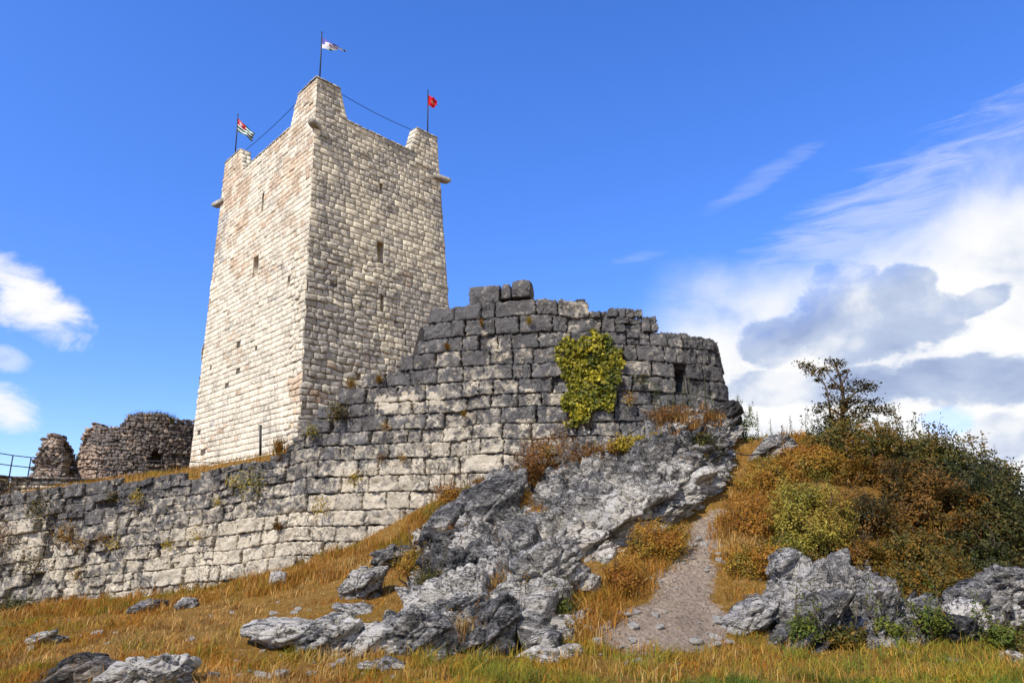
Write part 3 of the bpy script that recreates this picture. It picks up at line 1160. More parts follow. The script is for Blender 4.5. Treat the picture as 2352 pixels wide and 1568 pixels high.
def wall_tone(s, z, px, py, rng):
    """grey lichen on the upper stones and the bastion, cream limestone where the wall is fresh"""
    n = fbm(np.array([s * 0.30, z * 0.55, 3.3]), 4, seed=91)
    up = np.interp(px, [0, 300, 700, 950, 1200, 1400, 1700], [1165, 1160, 1120, 1010, 985, 1020, 1050])
    g = 0.62 - (py - up) / 260.0
    g = np.clip(g, 0.34, 0.78) + 0.50 * n + rng.normal(0, 0.06)
    g += 0.24 * np.clip((960 - py) / 160, 0, 1)
    st = 0.05 + 0.2 * (rng.random() < 0.2) + 0.15 * n
    return (np.clip(rng.normal(0.5, 0.14), 0, 1), g, st)


holes_w = []
ksl = proj(wmap_c(np.array(S1450), np.array(5.0), np.array(0.0)))
# the small opening low on the right of the bastion
sO0, sO1 = s_of_px(1562), s_of_px(1592)
zO0, zO1 = at(1575, 905, 22.0)[2], at(1575, 850, 22.0)[2]
for ci, (z0, z1) in enumerate(zip(cz[:-1], cz[1:])):
    s = -0.3 * rng.random()
    while s < SMAX:
        zt = z0 + droop(np.array(s))
        zm = (z0 + z1) / 2
        P = wmap_c(np.array(s + 0.3), np.array(zm), np.array(0.0))
        px, py = [float(v) for v in proj(P)]
        fineness = 1.0
        if px > 1365 and px < 1700 and py < 830:
            fineness = 0.62
        if px < 640:
            fineness = 0.80
        wd = fineness * rng.choice([0.45, 0.7, 0.95, 1.2], p=[.22, .33, .30, .15]) * rng.uniform(0.85, 1.15)
        s1 = s + wd
        if sO0 - 0.6 < s1 < sO1 + 0.1 and zO0 < zm < zO1 and s < sO0:
            s1 = sO0
        if s >= sO0 - 1e-6 and s < sO1 and zO0 < zm < zO1:
            s = sO1
            continue
        sub = [(z0, z1)]
        pr = rng.random()
        top_rubble = px < 700 and (py - sil(px)) < 70
        if (px > 1365 and py < 800 and pr < 0.45) or (top_rubble and pr < 0.75) or (px < 620 and pr < 0.30):
            f = rng.uniform(0.4, 0.6)
            zz = z0 + (z1 - z0) * f
            sub = [(z0, zz), (zz, z1)]
        for (a, b) in sub:
            segs = [(s, s1)]
            if len(sub) == 2 and s1 - s > 0.5:
                mid = s + (s1 - s) * rng.uniform(.35, .65)
                segs = [(s, mid), (mid, s1)]
            for (p, q) in segs:
                Pt = wmap_c(np.array([(p + q) / 2, p + .06, q - .06]), np.full(3, b - 0.25 * (b - a)), np.zeros(3))
                tx, ty = proj(Pt)
                if (p + q) / 2 < s_of_px(1668) and (ty < sil(tx) - 2).sum() > 1:
                    continue
                if (p + q) / 2 >= s_of_px(1668) and b > 8.2:
                    continue
                if Pt[0, 2] < ground(Pt[0, 0], Pt[0, 1]) - 1.0:
                    continue
                rect.append((p, q, a, b))
                tone.append(wall_tone((p + q) / 2, (a + b) / 2, float(tx[0]), float(ty[0]), rng))
                rough_l = np.clip((450 - tx[0]) / 450, 0, 1)
                dex.append(rng.normal(0, 0.02 + 0.06 * rough_l) + (-0.07 if rng.random() < 0.03 else 0))
        s = s1
rect = np.array(rect)
v, q, c = blocks(rect, wmap_c, 0.013, 0.105, 0.002, 5, np.array(tone), d_var=0.026, jit=0.12, jscale=0.7, na=15, nb=12, back=0.13, dextra=dex, chip=0.018, nfreq=3.8)
mid = wmap_c(np.array(S700), np.array(2.0), np.array(0.0))
bast = thing('bastion_wall', (mid[0], mid[1], 0.5), 'long weathered grey stone wall with stepped broken top, curving in front of the pale tower', 'wall')
vx, vy = proj(v)
c = c.copy()
wn_ = vnoise(np.stack([vx * .055, vy * .07, 0 * vx], -1), 8) + 0.5 * vnoise(np.stack([vx * .15, vy * .15, 0 * vx], -1), 9)
for (x0, x1, y0, y1) in ((862, 910, 908, 940), (918, 958, 898, 930), (980, 1020, 898, 926)):           # lime runs
    drip = (vx > x0) & (vx < x1) & (vy > y0 + 10 * vnoise(np.stack([vx * .22, 0 * vx, 0 * vx], -1), 5) + 6) & (vy < y1 + 4 * wn_)
    c[drip, 1] = -0.9
for (x0, y0, rx, ry) in ((1276, 915, 26, 16), (1215, 970, 30, 16), (1138, 792, 16, 26), (1160, 820, 20, 10), (1035, 808, 12, 10), (1115, 770, 14, 10), (1140, 1050, 36, 18), (800, 1085, 60, 18), (900, 1080, 70, 18),
                         (830, 1110, 50, 16), (960, 925, 14, 8), (1090, 880, 14, 7), (640, 1075, 20, 14), (420, 1290, 120, 30), (120, 1290, 110, 34), (700, 1190, 90, 24), (1220, 905, 14, 20)):
    e = ((vx - x0) / rx) ** 2 + ((vy - y0) / ry) ** 2 + 0.9 * wn_
    c[:, 1] -= 0.75 * np.clip(1.15 - e, 0, 1)
wb = MB()
wb.add(v, q, tone=c)
wb.build('stonework', M['wall'], bast, smooth=False)
# body of the wall: front sheet just behind the stones, ragged top, back sheet
ss = np.linspace(0.0, SMAX, 420)
zs_top = []
for s in ss:
    zz = np.linspace(-1, 11, 120)
    P = wmap(np.full(120, s), zz, np.zeros(120))
    px, py = proj(P)
    ok = py > sil(px) + 14
    zs_top.append(zz[ok].max() if ok.any() and s < s_of_px(1672) else 7.3)
zs_top = np.array(zs_top)
zs_top = np.minimum(zs_top, np.minimum(np.r_[zs_top[1:], zs_top[-1]], np.r_[zs_top[0], zs_top[:-1]])) - 0.04
nv = 60
tt = np.linspace(0, 1, nv)
zz = -2.9 + (zs_top[None, :] + 2.9) * tt[:, None]
front = wmap(np.broadcast_to(ss, zz.shape), zz, np.full(zz.shape, -0.14))
backw = wmap(np.broadcast_to(ss, zz.shape), zz, np.full(zz.shape, -1.7))
cb = MB()
cols = (0.5, 0.5, 0.1)
op = (ss > sO0) & (ss < sO1)
Fq = grid_faces(len(ss), nv)
cen = front.reshape(-1, 3)[Fq].mean(1)
sc_ = np.broadcast_to(ss, zz.shape).reshape(-1)[Fq].mean(1)
keep = ~((sc_ > sO0 + .01) & (sc_ < sO1 - .01) & (cen[:, 2] > zO0 + .02) & (cen[:, 2] < zO1 - .02))
cb.add(front, Fq[keep], tone=cols)
cb.add(backw, grid_faces(len(ss), nv), tone=cols)
cb.add(np.concatenate([front[-1], backw[-1]]), grid_faces(len(ss), 2), tone=cols)
cb.build('core', M['mortar'], bast)
# loose squared stones left standing on top of the wall
for (x0, x1, yt, yb, lab, rnd) in ((1066, 1143, 655, 697, 'long rough grey block lying alone on top of the bastion wall', 1), (1147, 1170, 650, 684, 'narrow pointed grey stone wedged between two blocks on the wall top', 2),
                                   (1172, 1219, 641, 680, 'upright squarish grey block, highest stone on the wall top', 3)):
    s0, s1 = s_of_px(x0), s_of_px(x1)
    Ys = wmap(np.array((s0 + s1) / 2), np.array(8.6), np.array(0.0))[1]
    za, zb_ = at(0, yb, Ys)[2], at(0, yt, Ys)[2]
    n = 20
    g = np.linspace(-1, 1, n)
    mbk = MB()
    cpos = wmap(np.array((s0 + s1) / 2), np.array((za + zb_) / 2), np.array(-0.40))
    tdir = np.r_[np.interp((s0 + s1) / 2, arc, tang[:, 0]), np.interp((s0 + s1) / 2, arc, tang[:, 1]), 0]
    ndir = np.r_[tdir[1], -tdir[0], 0]
    half = np.array([(s1 - s0) / 2, 0.40, (zb_ - za) / 2])
    for ax in range(3):
        for sg in (-1, 1):
            A, B_ = np.meshgrid(g, g)
            L = np.zeros((n, n, 3))
            L[..., ax] = sg
            L[..., (ax + 1) % 3] = A * sg
            L[..., (ax + 2) % 3] = B_
            rad = np.linalg.norm(L, axis=-1, keepdims=True)
            Lr = L * (1 - 0.09 * np.clip((rad - 1.15) / 0.58, 0, 1))
            if rnd == 2:
                Lr[..., 0] *= 1 - 0.3 * np.clip(Lr[..., 2:3][..., 0], 0, 1)
            Pq = Lr * half
            Pq = Pq * (1 + 0.13 * fbm(Pq * 4.0 + rnd * 7, 4, .6, seed=rnd)[..., None])
            Wd = cpos + Pq[..., 0:1] * tdir + Pq[..., 1:2] * ndir + Pq[..., 2:3] * np.array([0, 0, 1.])
            mbk.add(Wd, grid_faces(n, n), tone=(0.5, 0.95, 0.0))
    o = mbk.build('stone_block', M['wall'], None, loc=cpos * [1, 1, 0] + [0, 0, za])
    tag(o, lab, 'stone block', 'loose blocks on the wall top')
    bm_me = o.data


# ------------------------------------------------------------------ rays onto the ground and onto the wall
def ground_hit(px, py, y0=6.0, y1=40.0):
    Y = np.linspace(y0, y1, 900)
    d = at(px, py, 1.0) - [0, 0, EYE]
    P = np.array([0, 0, EYE]) + d[None] * Y[:, None]
    below = P[:, 2] < ground(P[:, 0], P[:, 1])
    k = int(np.argmax(below)) if below.any() else len(Y) - 1
    return P[k]


def wall_inv(px, py):
    s, z = s_of_px(px), 4.0
    for _ in range(25):
        f = lambda s, z: np.array(proj(wmap(np.array(s), np.array(z), np.array(0.0))))
        r = f(s, z) - np.array([px, py])
        J = np.stack([(f(s + 1e-3, z) - f(s, z)) / 1e-3, (f(s, z + 1e-3) - f(s, z)) / 1e-3], 1)
        du = np.linalg.lstsq(J, -r, rcond=None)[0]
        s, z = s + np.clip(du[0], -1, 1), z + np.clip(du[1], -1, 1)
    return float(s), float(z)


def wall_point(px, py, d=0.0):
    s, z = wall_inv(px, py)
    return wmap(np.array(s), np.array(z), np.array(d)), np.r_[np.interp(s, arc, nrm[:, 0]), np.interp(s, arc, nrm[:, 1]), 0.0]


# ------------------------------------------------------------------ rock
DIP = np.array([-0.50, -0.10, 0.86])
DIP /= np.linalg.norm(DIP)
STRIKE = np.cross([0, 1, 0], DIP)
STRIKE /= np.linalg.norm(STRIKE)
DEEP = np.cross(DIP, STRIKE)


def crag(P, k=1.0, seed=0, strata=1.0):
    """how far broken limestone stands out at P: beds that dip, blocky fractures, sharp karst ridges"""
    q = P @ DIP + 0.22 * fbm(P * 0.9, 3, seed=seed + 1)
    P = np.stack([(P @ STRIKE) * 0.62, P @ DEEP, (P @ DIP) * 1.35], -1)      # everything is drawn out along the beds
    t = q / 0.62
    fr = t - np.floor(t)
    bed = np.where(fr < 0.88, 1 - fr / 0.88, (fr - 0.88) / 0.12)
    f1, f2, rid, tilt = cells(P * 1.45 + 0.25 * fbm(P * 1.5, 2, seed=seed + 5)[..., None], seed)
    g1, g2, gid, gt = cells(P * 3.8, seed + 20)
    d = 0.26 * ridged(P * 0.75, 4, seed=seed + 2) + strata * 0.27 * bed + 0.26 * (rid - .5) + 0.55 * tilt + 0.07 * (gid - .5) + 0.22 * gt
    d = d - 0.16 * np.clip(1 - (f2 - f1) / 0.10, 0, 1) - 0.05 * np.clip(1 - (g2 - g1) / 0.12, 0, 1)
    d = d + 0.095 * ridged(P * 3.0, 4, 0.6, seed=seed + 3) + 0.050 * ridged(P * 8.0, 3, 0.65, seed=seed + 4)
    return k * d


def rock_tone(P, seed, grey=0.6, stain=0.05):
    n = fbm(P * 0.55, 3, seed=seed + 60)
    f1, f2, rid, _ = cells(P * 1.45, seed)
    return np.stack([np.clip(0.5 + 0.5 * (rid - .5) * 2 * .8, 0, 1), grey + 0.45 * n + 0.4 * (rid - .5), stain + 0.25 * n], -1)


def rock_sheet(name, net, nu, nv, k, label, cat, seed, grey=0.55, stain=0.1, group=None, grey_fn=None):
    net = np.array([[at(*p) for p in row] for row in net])
    rows = np.stack([catmull(r, nu) for r in net])
    S = np.stack([catmull(rows[:, i], nv) for i in range(nu)], 1)
    du, dv = np.gradient(S, axis=1), np.gradient(S, axis=0)
    n = np.cross(dv, du)
    n /= np.linalg.norm(n, axis=-1, keepdims=True) + 1e-9
    if (n[..., 1] > 0).mean() > 0.5:
        n = -n
    d = crag(S, k, seed)
    V = S + n * d[..., None]
    T = rock_tone(S, seed, grey, stain)
    if grey_fn is not None:
        T = grey_fn(S, T)
    loc = V.reshape(-1, 3).mean(0)
    loc[2] = V[..., 2].min()
    o = mesh(name, V, grid_faces(nu, nv), M['rock'], None, loc, T.reshape(-1, 3), False)
    return tag(o, label, cat, group)


def ico(n):
    bpy_me = bpy.data.meshes.new('tmp')
    import bmesh
    b = bmesh.new()
    bmesh.ops.create_icosphere(b, subdivisions=n, radius=1)
    V = np.array([v.co[:] for v in b.verts])
    Fc = np.array([[v.index for v in f.verts] for f in b.faces])
    b.free()
    bpy.data.meshes.remove(bpy_me)
    return V, Fc


ICO = {n: ico(n) for n in (3, 4, 5, 6)}


def boulder(name, px, py, rx, ry, label, cat, seed, grey=0.6, rot=0.0, depth=None, sub=5, k=1.0, lift=0.0, group=None, Y=None, facets=9, stain=0.0, sharp=0.0):
    """faceted boulder whose middle is seen at px, py; rx, ry half sizes in picture pixels, turned by rot in its upright plane"""
    rng = np.random.default_rng(seed)
    if Y is None:
        h = ground_hit(px, min(py + ry * 0.75, 1567))
        Y = h[1]
    c = at(px, py, Y)
    sc_ = Y / F
    V, Fc = ICO[sub]
    nn = rng.normal(size=(facets, 3))
    nn /= np.linalg.norm(nn, axis=1)[:, None]
    dd = rng.uniform(0.62, 0.95, facets)
    dots = V @ nn.T
    r = np.min(np.where(dots > 0.05, dd[None] / np.maximum(dots, 0.05), 9), axis=1)
    r = np.minimum(r, 1.12)
    r = r * 0.96 + 0.04
    A = V * r[:, None]
    half = np.array([rx * sc_, (depth or (rx + ry) / 2 * sc_), ry * sc_]) * 1.08
    A = A * half
    ca, sa = math.cos(rot), math.sin(rot)
    A = np.stack([A[:, 0] * ca - A[:, 2] * sa, A[:, 1], A[:, 0] * sa + A[:, 2] * ca], -1)
    size = float(np.cbrt(half.prod()))
    P = c + A
    n = A / (half ** 2)
    n = A / (np.linalg.norm(A, axis=1)[:, None] + 1e-9)
    q = max(0.5, min(2.2, 0.75 / size))
    d = crag(P * q, 1.0 / q, seed, 0.8) * 0.75 * k
    d = np.clip(d, -0.55 * size, 0.5 * size)
    P = P + n * d[:, None]
    T = rock_tone(P, seed, grey, stain)
    P[:, 2] += lift
    loc = np.array([c[0], c[1], P[:, 2].min()])
    o = mesh(name, P, Fc, M['rock'], None, loc, T, False)
    return tag(o, label, cat, group)


def cliff_tone(S, T):
    px, py = proj(S)
    low = np.clip((py - (1255 - (px - 1250) * 0.33) + 75) / 110, 0, 1)      # fresh broken rock under the weathered rim
    T = T.copy()
    T[..., 1] = T[..., 1] - 0.55 * low + 0.14
    T[..., 2] = T[..., 2] + 0.55 * low
    return T


cliff = rock_sheet('cliff', [
    [(1120, 1112, 21.2), (1230, 1085, 21.2), (1320, 1052, 21.2), (1420, 1012, 21.3), (1510, 975, 21.6), (1600, 952, 22.0), (1690, 965, 23)],
    [(1115, 1150, 19.8), (1215, 1130, 19.6), (1310, 1092, 19.6), (1410, 1052, 19.8), (1500, 1012, 20.1), (1600, 985, 20.8), (1685, 1000, 22)],
    [(1140, 1200, 19.0), (1225, 1185, 18.5), (1315, 1150, 18.3), (1415, 1110, 18.5), (1510, 1065, 18.9), (1600, 1032, 19.7), (1668, 1035, 21.2)],
    [(1170, 1260, 18.2), (1240, 1245, 17.5), (1325, 1215, 17.2), (1425, 1178, 17.5), (1520, 1128, 18.0), (1600, 1088, 19.0), (1658, 1075, 20.6)],
    [(1200, 1312, 17.4), (1260, 1305, 17.0), (1335, 1280, 16.9), (1430, 1240, 17.3), (1525, 1182, 17.9), (1600, 1138, 18.9), (1652, 1108, 20.1)],
    [(1230, 1375, 16.6), (1290, 1375, 16.2), (1350, 1350, 16.3), (1440, 1295, 16.9), (1530, 1220, 17.7), (1600, 1170, 18.7), (1648, 1140, 19.7)]],
    330, 240, 1.0, 'broad grey and cream limestone cliff with slanting beds under the bastion', 'cliff', 3, 0.42, 0.05, None, cliff_tone)
rock_sheet('rock_face', [
    [(1770, 1360, 18.7), (1850, 1345, 17.6), (1925, 1290, 17.8), (2000, 1335, 17.6), (2080, 1395, 17.9)],
    [(1755, 1385, 17), (1845, 1372, 15.8), (1930, 1335, 15.9), (2010, 1370, 15.8), (2090, 1415, 16.2)],
    [(1720, 1390, 15.1), (1835, 1390, 13.9), (1930, 1385, 14), (2015, 1400, 13.9), (2110, 1432, 14.4)],
    [(1700, 1455, 14.3), (1835, 1470, 13), (1930, 1478, 13), (2030, 1478, 13.1), (2130, 1485, 13.7)],
    [(1700, 1540, 14.3), (1835, 1550, 13), (1930, 1550, 13), (2030, 1550, 13.1), (2130, 1550, 13.7)]],
    320, 260, 1.15, 'rugged white and grey rock face below the leafy bush mound', 'rock', 17, 0.62)

rock_sheet('crag', [
    [(960, 1250, 20.3), (1060, 1238, 18.9), (1140, 1225, 18.8), (1215, 1220, 18.5), (1290, 1305, 17.2), (1345, 1375, 17.5)],
    [(972, 1312, 18), (1060, 1298, 16.8), (1140, 1282, 16.8), (1215, 1272, 16.7), (1283, 1328, 15.9), (1335, 1395, 16.3)],
    [(965, 1365, 16.3), (1050, 1352, 15.1), (1135, 1340, 15.2), (1208, 1328, 15.3), (1268, 1372, 14.6), (1320, 1430, 15.1)],
    [(955, 1420, 15.1), (1045, 1412, 13.8), (1130, 1405, 13.8), (1205, 1400, 13.8), (1255, 1435, 13.3), (1305, 1475, 14.1)],
    [(945, 1480, 14), (1040, 1485, 12.6), (1130, 1488, 12.5), (1200, 1480, 12.6), (1248, 1496, 12.3), (1290, 1518, 13.4)],
    [(945, 1560, 13.9), (1040, 1565, 12.5), (1130, 1568, 12.4), (1200, 1560, 12.5), (1248, 1566, 12.2), (1290, 1568, 13.3)]],
    300, 330, 1.15, 'dark jagged crag of slanting limestone ribs rising from the grass below the cliff', 'crag', 29, 0.50, 0.08)
BL = [  # px, py, rx, ry, rot, seed, grey, label
    (1128, 1160, 92, 50, 0.66, 1, 0.62, 'big smooth grey slab leaning up against the foot of the stone wall'),
    (1030, 1205, 58, 34, 0.65, 2, 0.68, 'grey slab below and left of the big leaning slab'),
    (1030, 1252, 55, 26, 0.1, 3, 0.80, 'dark ledge of rock beneath the two leaning slabs'),
    (1030, 1312, 46, 44, 0.3, 4, 0.70, 'jagged pale-tipped boulder beside the dry grass left of the crag'),
    (1258, 1330, 62, 56, 0.7, 7, 0.55, 'pointed boulder with cream broken side under the cliff'),
    (1052, 1412, 56, 40, 0.4, 8, 0.66, 'blocky grey boulder low on the crag above the grass'),
    (1118, 1455, 72, 44, 0.75, 9, 0.70, 'dark triangular slab at the foot of the crag'),
    (1200, 1440, 40, 34, 0.5, 10, 0.55, 'white-topped boulder at the foot of the crag beside green weeds'),
    (1246, 1478, 34, 22, 0.4, 11, 0.55, 'low boulder at the crag foot nearest the gravel slope'),
    (965, 1462, 62, 44, 0.1, 13, 0.62, 'rounded dark boulder at the right end of the low rock ridge'),
    (880, 1470, 62, 34, -0.1, 14, 0.38, 'cracked block in the middle of the low rock ridge in the grass'),
    (790, 1468, 78, 36, -0.12, 15, 0.22, 'wide pale-topped rock in the low ridge in the grass'),
    (672, 1452, 85, 24, -0.06, 16, 0.2, 'flat white-capped rock at the left end of the low ridge'),
    (838, 1345, 44, 30, 0.45, 17, 0.65, 'lone grey rock in the grass between wall and crag'),
    (822, 1398, 42, 10, -0.1, 18, 0.45, 'thin flat stone lying in the dry grass above the low ridge'),
    (905, 1282, 38, 22, 0.2, 19, 0.75, 'grey rock half hidden by grass at the foot of the wall'),
    (330, 1574, 95, 36, 0.3, 20, 0.25, 'domed white and grey rock in the grass at the bottom left'),
    (150, 1576, 122, 36, 0.25, 21, 0.62, 'broad flat brownish rock at the bottom left of the slope'),
    (110, 1468, 36, 12, 0.2, 22, 0.45, 'small pale stone in the grass at the far left'),
    (640, 1332, 13, 16, 0.5, 23, 0.30, 'small upright white stone at the foot of the wall'),
    (428, 1388, 18, 10, 0.0, 24, 0.35, 'small white stone at the foot of the wall on the left'),
    (340, 1394, 40, 10, 0.2, 25, 0.50, 'flat grey stones at the wall foot among dry grass'),
    (1722, 1418, 54, 26, 0.5, 26, 0.6, 'sloping grey slab rock on the right rim of the gravel slope'),
    (1812, 1322, 36, 34, 0.3, 27, 0.35, 'bright white boulder under the yellow-green bush'),
    (2240, 1402, 60, 36, 0.3, 28, 0.62, 'big brown-grey boulder under the dark bush at the right'),
    (2330, 1356, 60, 44, 0.2, 29, 0.72, 'largest grey boulder at the right edge of the picture'),
    (2222, 1418, 30, 34, 0.2, 30, 0.25, 'white boulder in front of the brown-grey one at the right'),
    (2185, 1450, 40, 22, 0.1, 31, 0.75, 'smooth blue-grey stone in the grass at the right'),
    (2320, 1420, 40, 24, 0.0, 32, 0.35, 'pale stones at the right edge above the green grass'),
    (2112, 1418, 42, 28, 0.8, 33, 0.50, 'leaning pale rock at the bottom of the bush mound'),
    (2060, 1462, 28, 10, 0.0, 34, 0.45, 'flat stone at the grass edge below the bush mound'),
    (1410, 1105, 50, 26, 0.5, 35, 0.55, 'angular boulder jutting from the top of the cliff'),
    (1545, 1020, 52, 36, 0.5, 36, 0.62, 'rock hump on the cliff top below the dry grass'),
    (1330, 1070, 46, 24, 0.3, 37, 0.60, 'white and grey rock at the foot of the ivy'),
    (1665, 955, 28, 26, 0.1, 38, 0.85, 'rounded grey block at the right foot of the bastion'),
    (1770, 1030, 45, 20, 0.3, 39, 0.55, 'low grey rock on the crest right of the bastion'),
    (1350, 1345, 26, 20, 0.9, 40, 0.10, 'cream triangular stone split from the foot of the cliff'),
    (1255, 1517, 18, 7, 0.0, 41, 0.20, 'small white stone lying in the grass below the crag'),
    (880, 1530, 40, 10, -0.1, 42, 0.45, 'thin pale stone in the grass below the low ridge'),
    (2320, 1508, 18, 8, 0.0, 43, 0.25, 'small white stone in green grass at the lower right'),
]
for (px, py, rx, ry, rot, sdv, gr, lab) in BL:
    area = rx * ry
    Yv = None
    if sdv in (35, 36, 37):
        Yv = {35: 19.6, 36: 20.5, 37: 20.9}[sdv]
    if sdv in (1, 2, 3):
        Yv = {1: 19.3, 2: 18.9, 3: 18.2}[sdv]
    if sdv == 38:
        Yv = 22.4
    boulder('boulder' if area > 900 else 'stone', px, py, rx, ry, lab, 'boulder' if area > 900 else 'stone', sdv, gr, rot,
            sub=6 if area > 2200 else 5 if area > 700 else 4, Y=Yv, k=0.35 if sdv in (1, 2) else 0.5 if sdv in (16, 18, 21) else 1.0, stain=0.35 if sdv in (7, 40, 21, 28) else 0.0)
# pebbles and small stones scattered on the slope
rng = np.random.default_rng(77)
spots = []
protos = []
for k in range(4):
    V, Fc = ICO[3]
    nn = rng.normal(size=(10, 3))
    nn /= np.linalg.norm(nn, axis=1)[:, None]
    r = np.min(np.where(V @ nn.T > .05, rng.uniform(.6, .95, 10)[None] / np.maximum(V @ nn.T, .05), 2), axis=1)
    A = V * np.minimum(r, 1.1)[:, None] * np.array([1.2, 0.9, 0.6])
    A = A * (1 + 0.12 * fbm(A * 2.2 + k * 9, 3, seed=k)[:, None])
    o = mesh('pebble', A, Fc, M['rock'], None, (0, 0, 0), np.tile([[0.8, -0.35 + 0.12 * k, 0.05]], (len(A), 1)), True)
    protos.append(o)
for (x0, y0, x1, y1, n) in ((420, 1390, 900, 1420, 9), (380, 1495, 1060, 1560, 34), (60, 1420, 560, 1500, 10), (560, 1380, 860, 1420, 6), (1100, 1500, 2300, 1550, 8), (1300, 1400, 1660, 1480, 10), (1480, 1240, 1660, 1380, 22), (1360, 1400, 1680, 1490, 26), (1060, 1330, 1330, 1480, 8), (1900, 1450, 2340, 1490, 9), (60, 1400, 420, 1470, 6)):
    for _ in range(n):
        spots.append((rng.uniform(x0, x1), rng.uniform(y0, y1)))
for k, (px, py) in enumerate(spots):
    h = ground_hit(px, py)
    o = protos[k] if k < 4 else protos[k % 4].copy()
    if k >= 4:
        COL.objects.link(o)
    r = 0.028 + 0.085 * rng.random() ** 2
    o.location = (h[0], h[1], ground(h[0], h[1]) + r * 0.2)
    o.scale = (r, r, r)
    o.rotation_euler = (rng.uniform(-.4, .4), rng.uniform(-.4, .4), rng.uniform(0, 6.3))
    tag(o, 'small loose pale stone lying on the slope', 'stone', 'small loose stones on the slope')


# ------------------------------------------------------------------ leaves and grass
def leaf_arrays(P, size, Nrm, rng, aspect=0.6):
    """a folded, pointed leaf at each point, facing roughly along Nrm"""
    n = len(P)
    size = np.broadcast_to(size, (n,))
    Nn = Nrm + rng.normal(0, 0.55, (n, 3))
    Nn /= np.linalg.norm(Nn, axis=1)[:, None] + 1e-9
    d = rng.normal(0, 1, (n, 3)) + np.array([0, 0, -0.5])
    d -= (d * Nn).sum(1)[:, None] * Nn
    d /= np.linalg.norm(d, axis=1)[:, None] + 1e-9
    b = np.cross(Nn, d)
    L, Wd = size[:, None], (size * aspect)[:, None]
    v0 = P - d * L * 0.5
    v1 = P + b * Wd * 0.5 - Nn * L * 0.10 - d * L * 0.08
    v2 = P + d * L * 0.5 - Nn * L * 0.12
    v3 = P - b * Wd * 0.5 - Nn * L * 0.10 - d * L * 0.08
    m1 = P + Nn * L * 0.06
    V = np.stack([v0, v1, v2, v3, m1], 1).reshape(-1, 3)
    k = np.arange(n)[:, None] * 5
    T = np.concatenate([k + [0, 1, 4], k + [1, 2, 4], k + [2, 3, 4], k + [3, 0, 4]])
    return V, T


def pal_pick(pal, n, rng, clump=None):
    """leaf colours: clump (0..1) slides along the palette, every leaf a little off"""
    pal = np.array(pal, float)
    t = rng.random(n) if clump is None else np.clip(clump + rng.normal(0, 0.16, n), 0, 0.9999)
    f = t * (len(pal) - 1)
    i = np.minimum(f.astype(int), len(pal) - 2)
    c = pal[i] + (pal[i + 1] - pal[i]) * (f - i)[:, None]
    return c * rng.uniform(0.65, 1.35, (n, 1))


RUST = [(0.022, 0.024, 0.005), (0.075, 0.048, 0.007), (0.20, 0.085, 0.010), (0.13, 0.095, 0.011)]
ORANGE = [(0.18, 0.065, 0.008), (0.34, 0.145, 0.014), (0.30, 0.18, 0.018), (0.13, 0.12, 0.014)]
BROWN = [(0.09, 0.038, 0.010), (0.16, 0.062, 0.010), (0.22, 0.10, 0.016), (0.12, 0.09, 0.012)]
OLIVE = [(0.018, 0.024, 0.005), (0.050, 0.054, 0.008), (0.115, 0.088, 0.010), (0.20, 0.10, 0.010)]
DARK = [(0.018, 0.024, 0.006), (0.035, 0.042, 0.008), (0.065, 0.060, 0.010), (0.12, 0.075, 0.012)]
YEL = [(0.06, 0.065, 0.010), (0.17, 0.155, 0.02), (0.33, 0.27, 0.035), (0.20, 0.12, 0.016)]
GOLD = [(0.20, 0.15, 0.012), (0.36, 0.26, 0.018), (0.48, 0.34, 0.025), (0.22, 0.11, 0.012)]
GREEN = [(0.05, 0.075, 0.010), (0.09, 0.12, 0.014), (0.15, 0.15, 0.016), (0.08, 0.10, 0.012)]


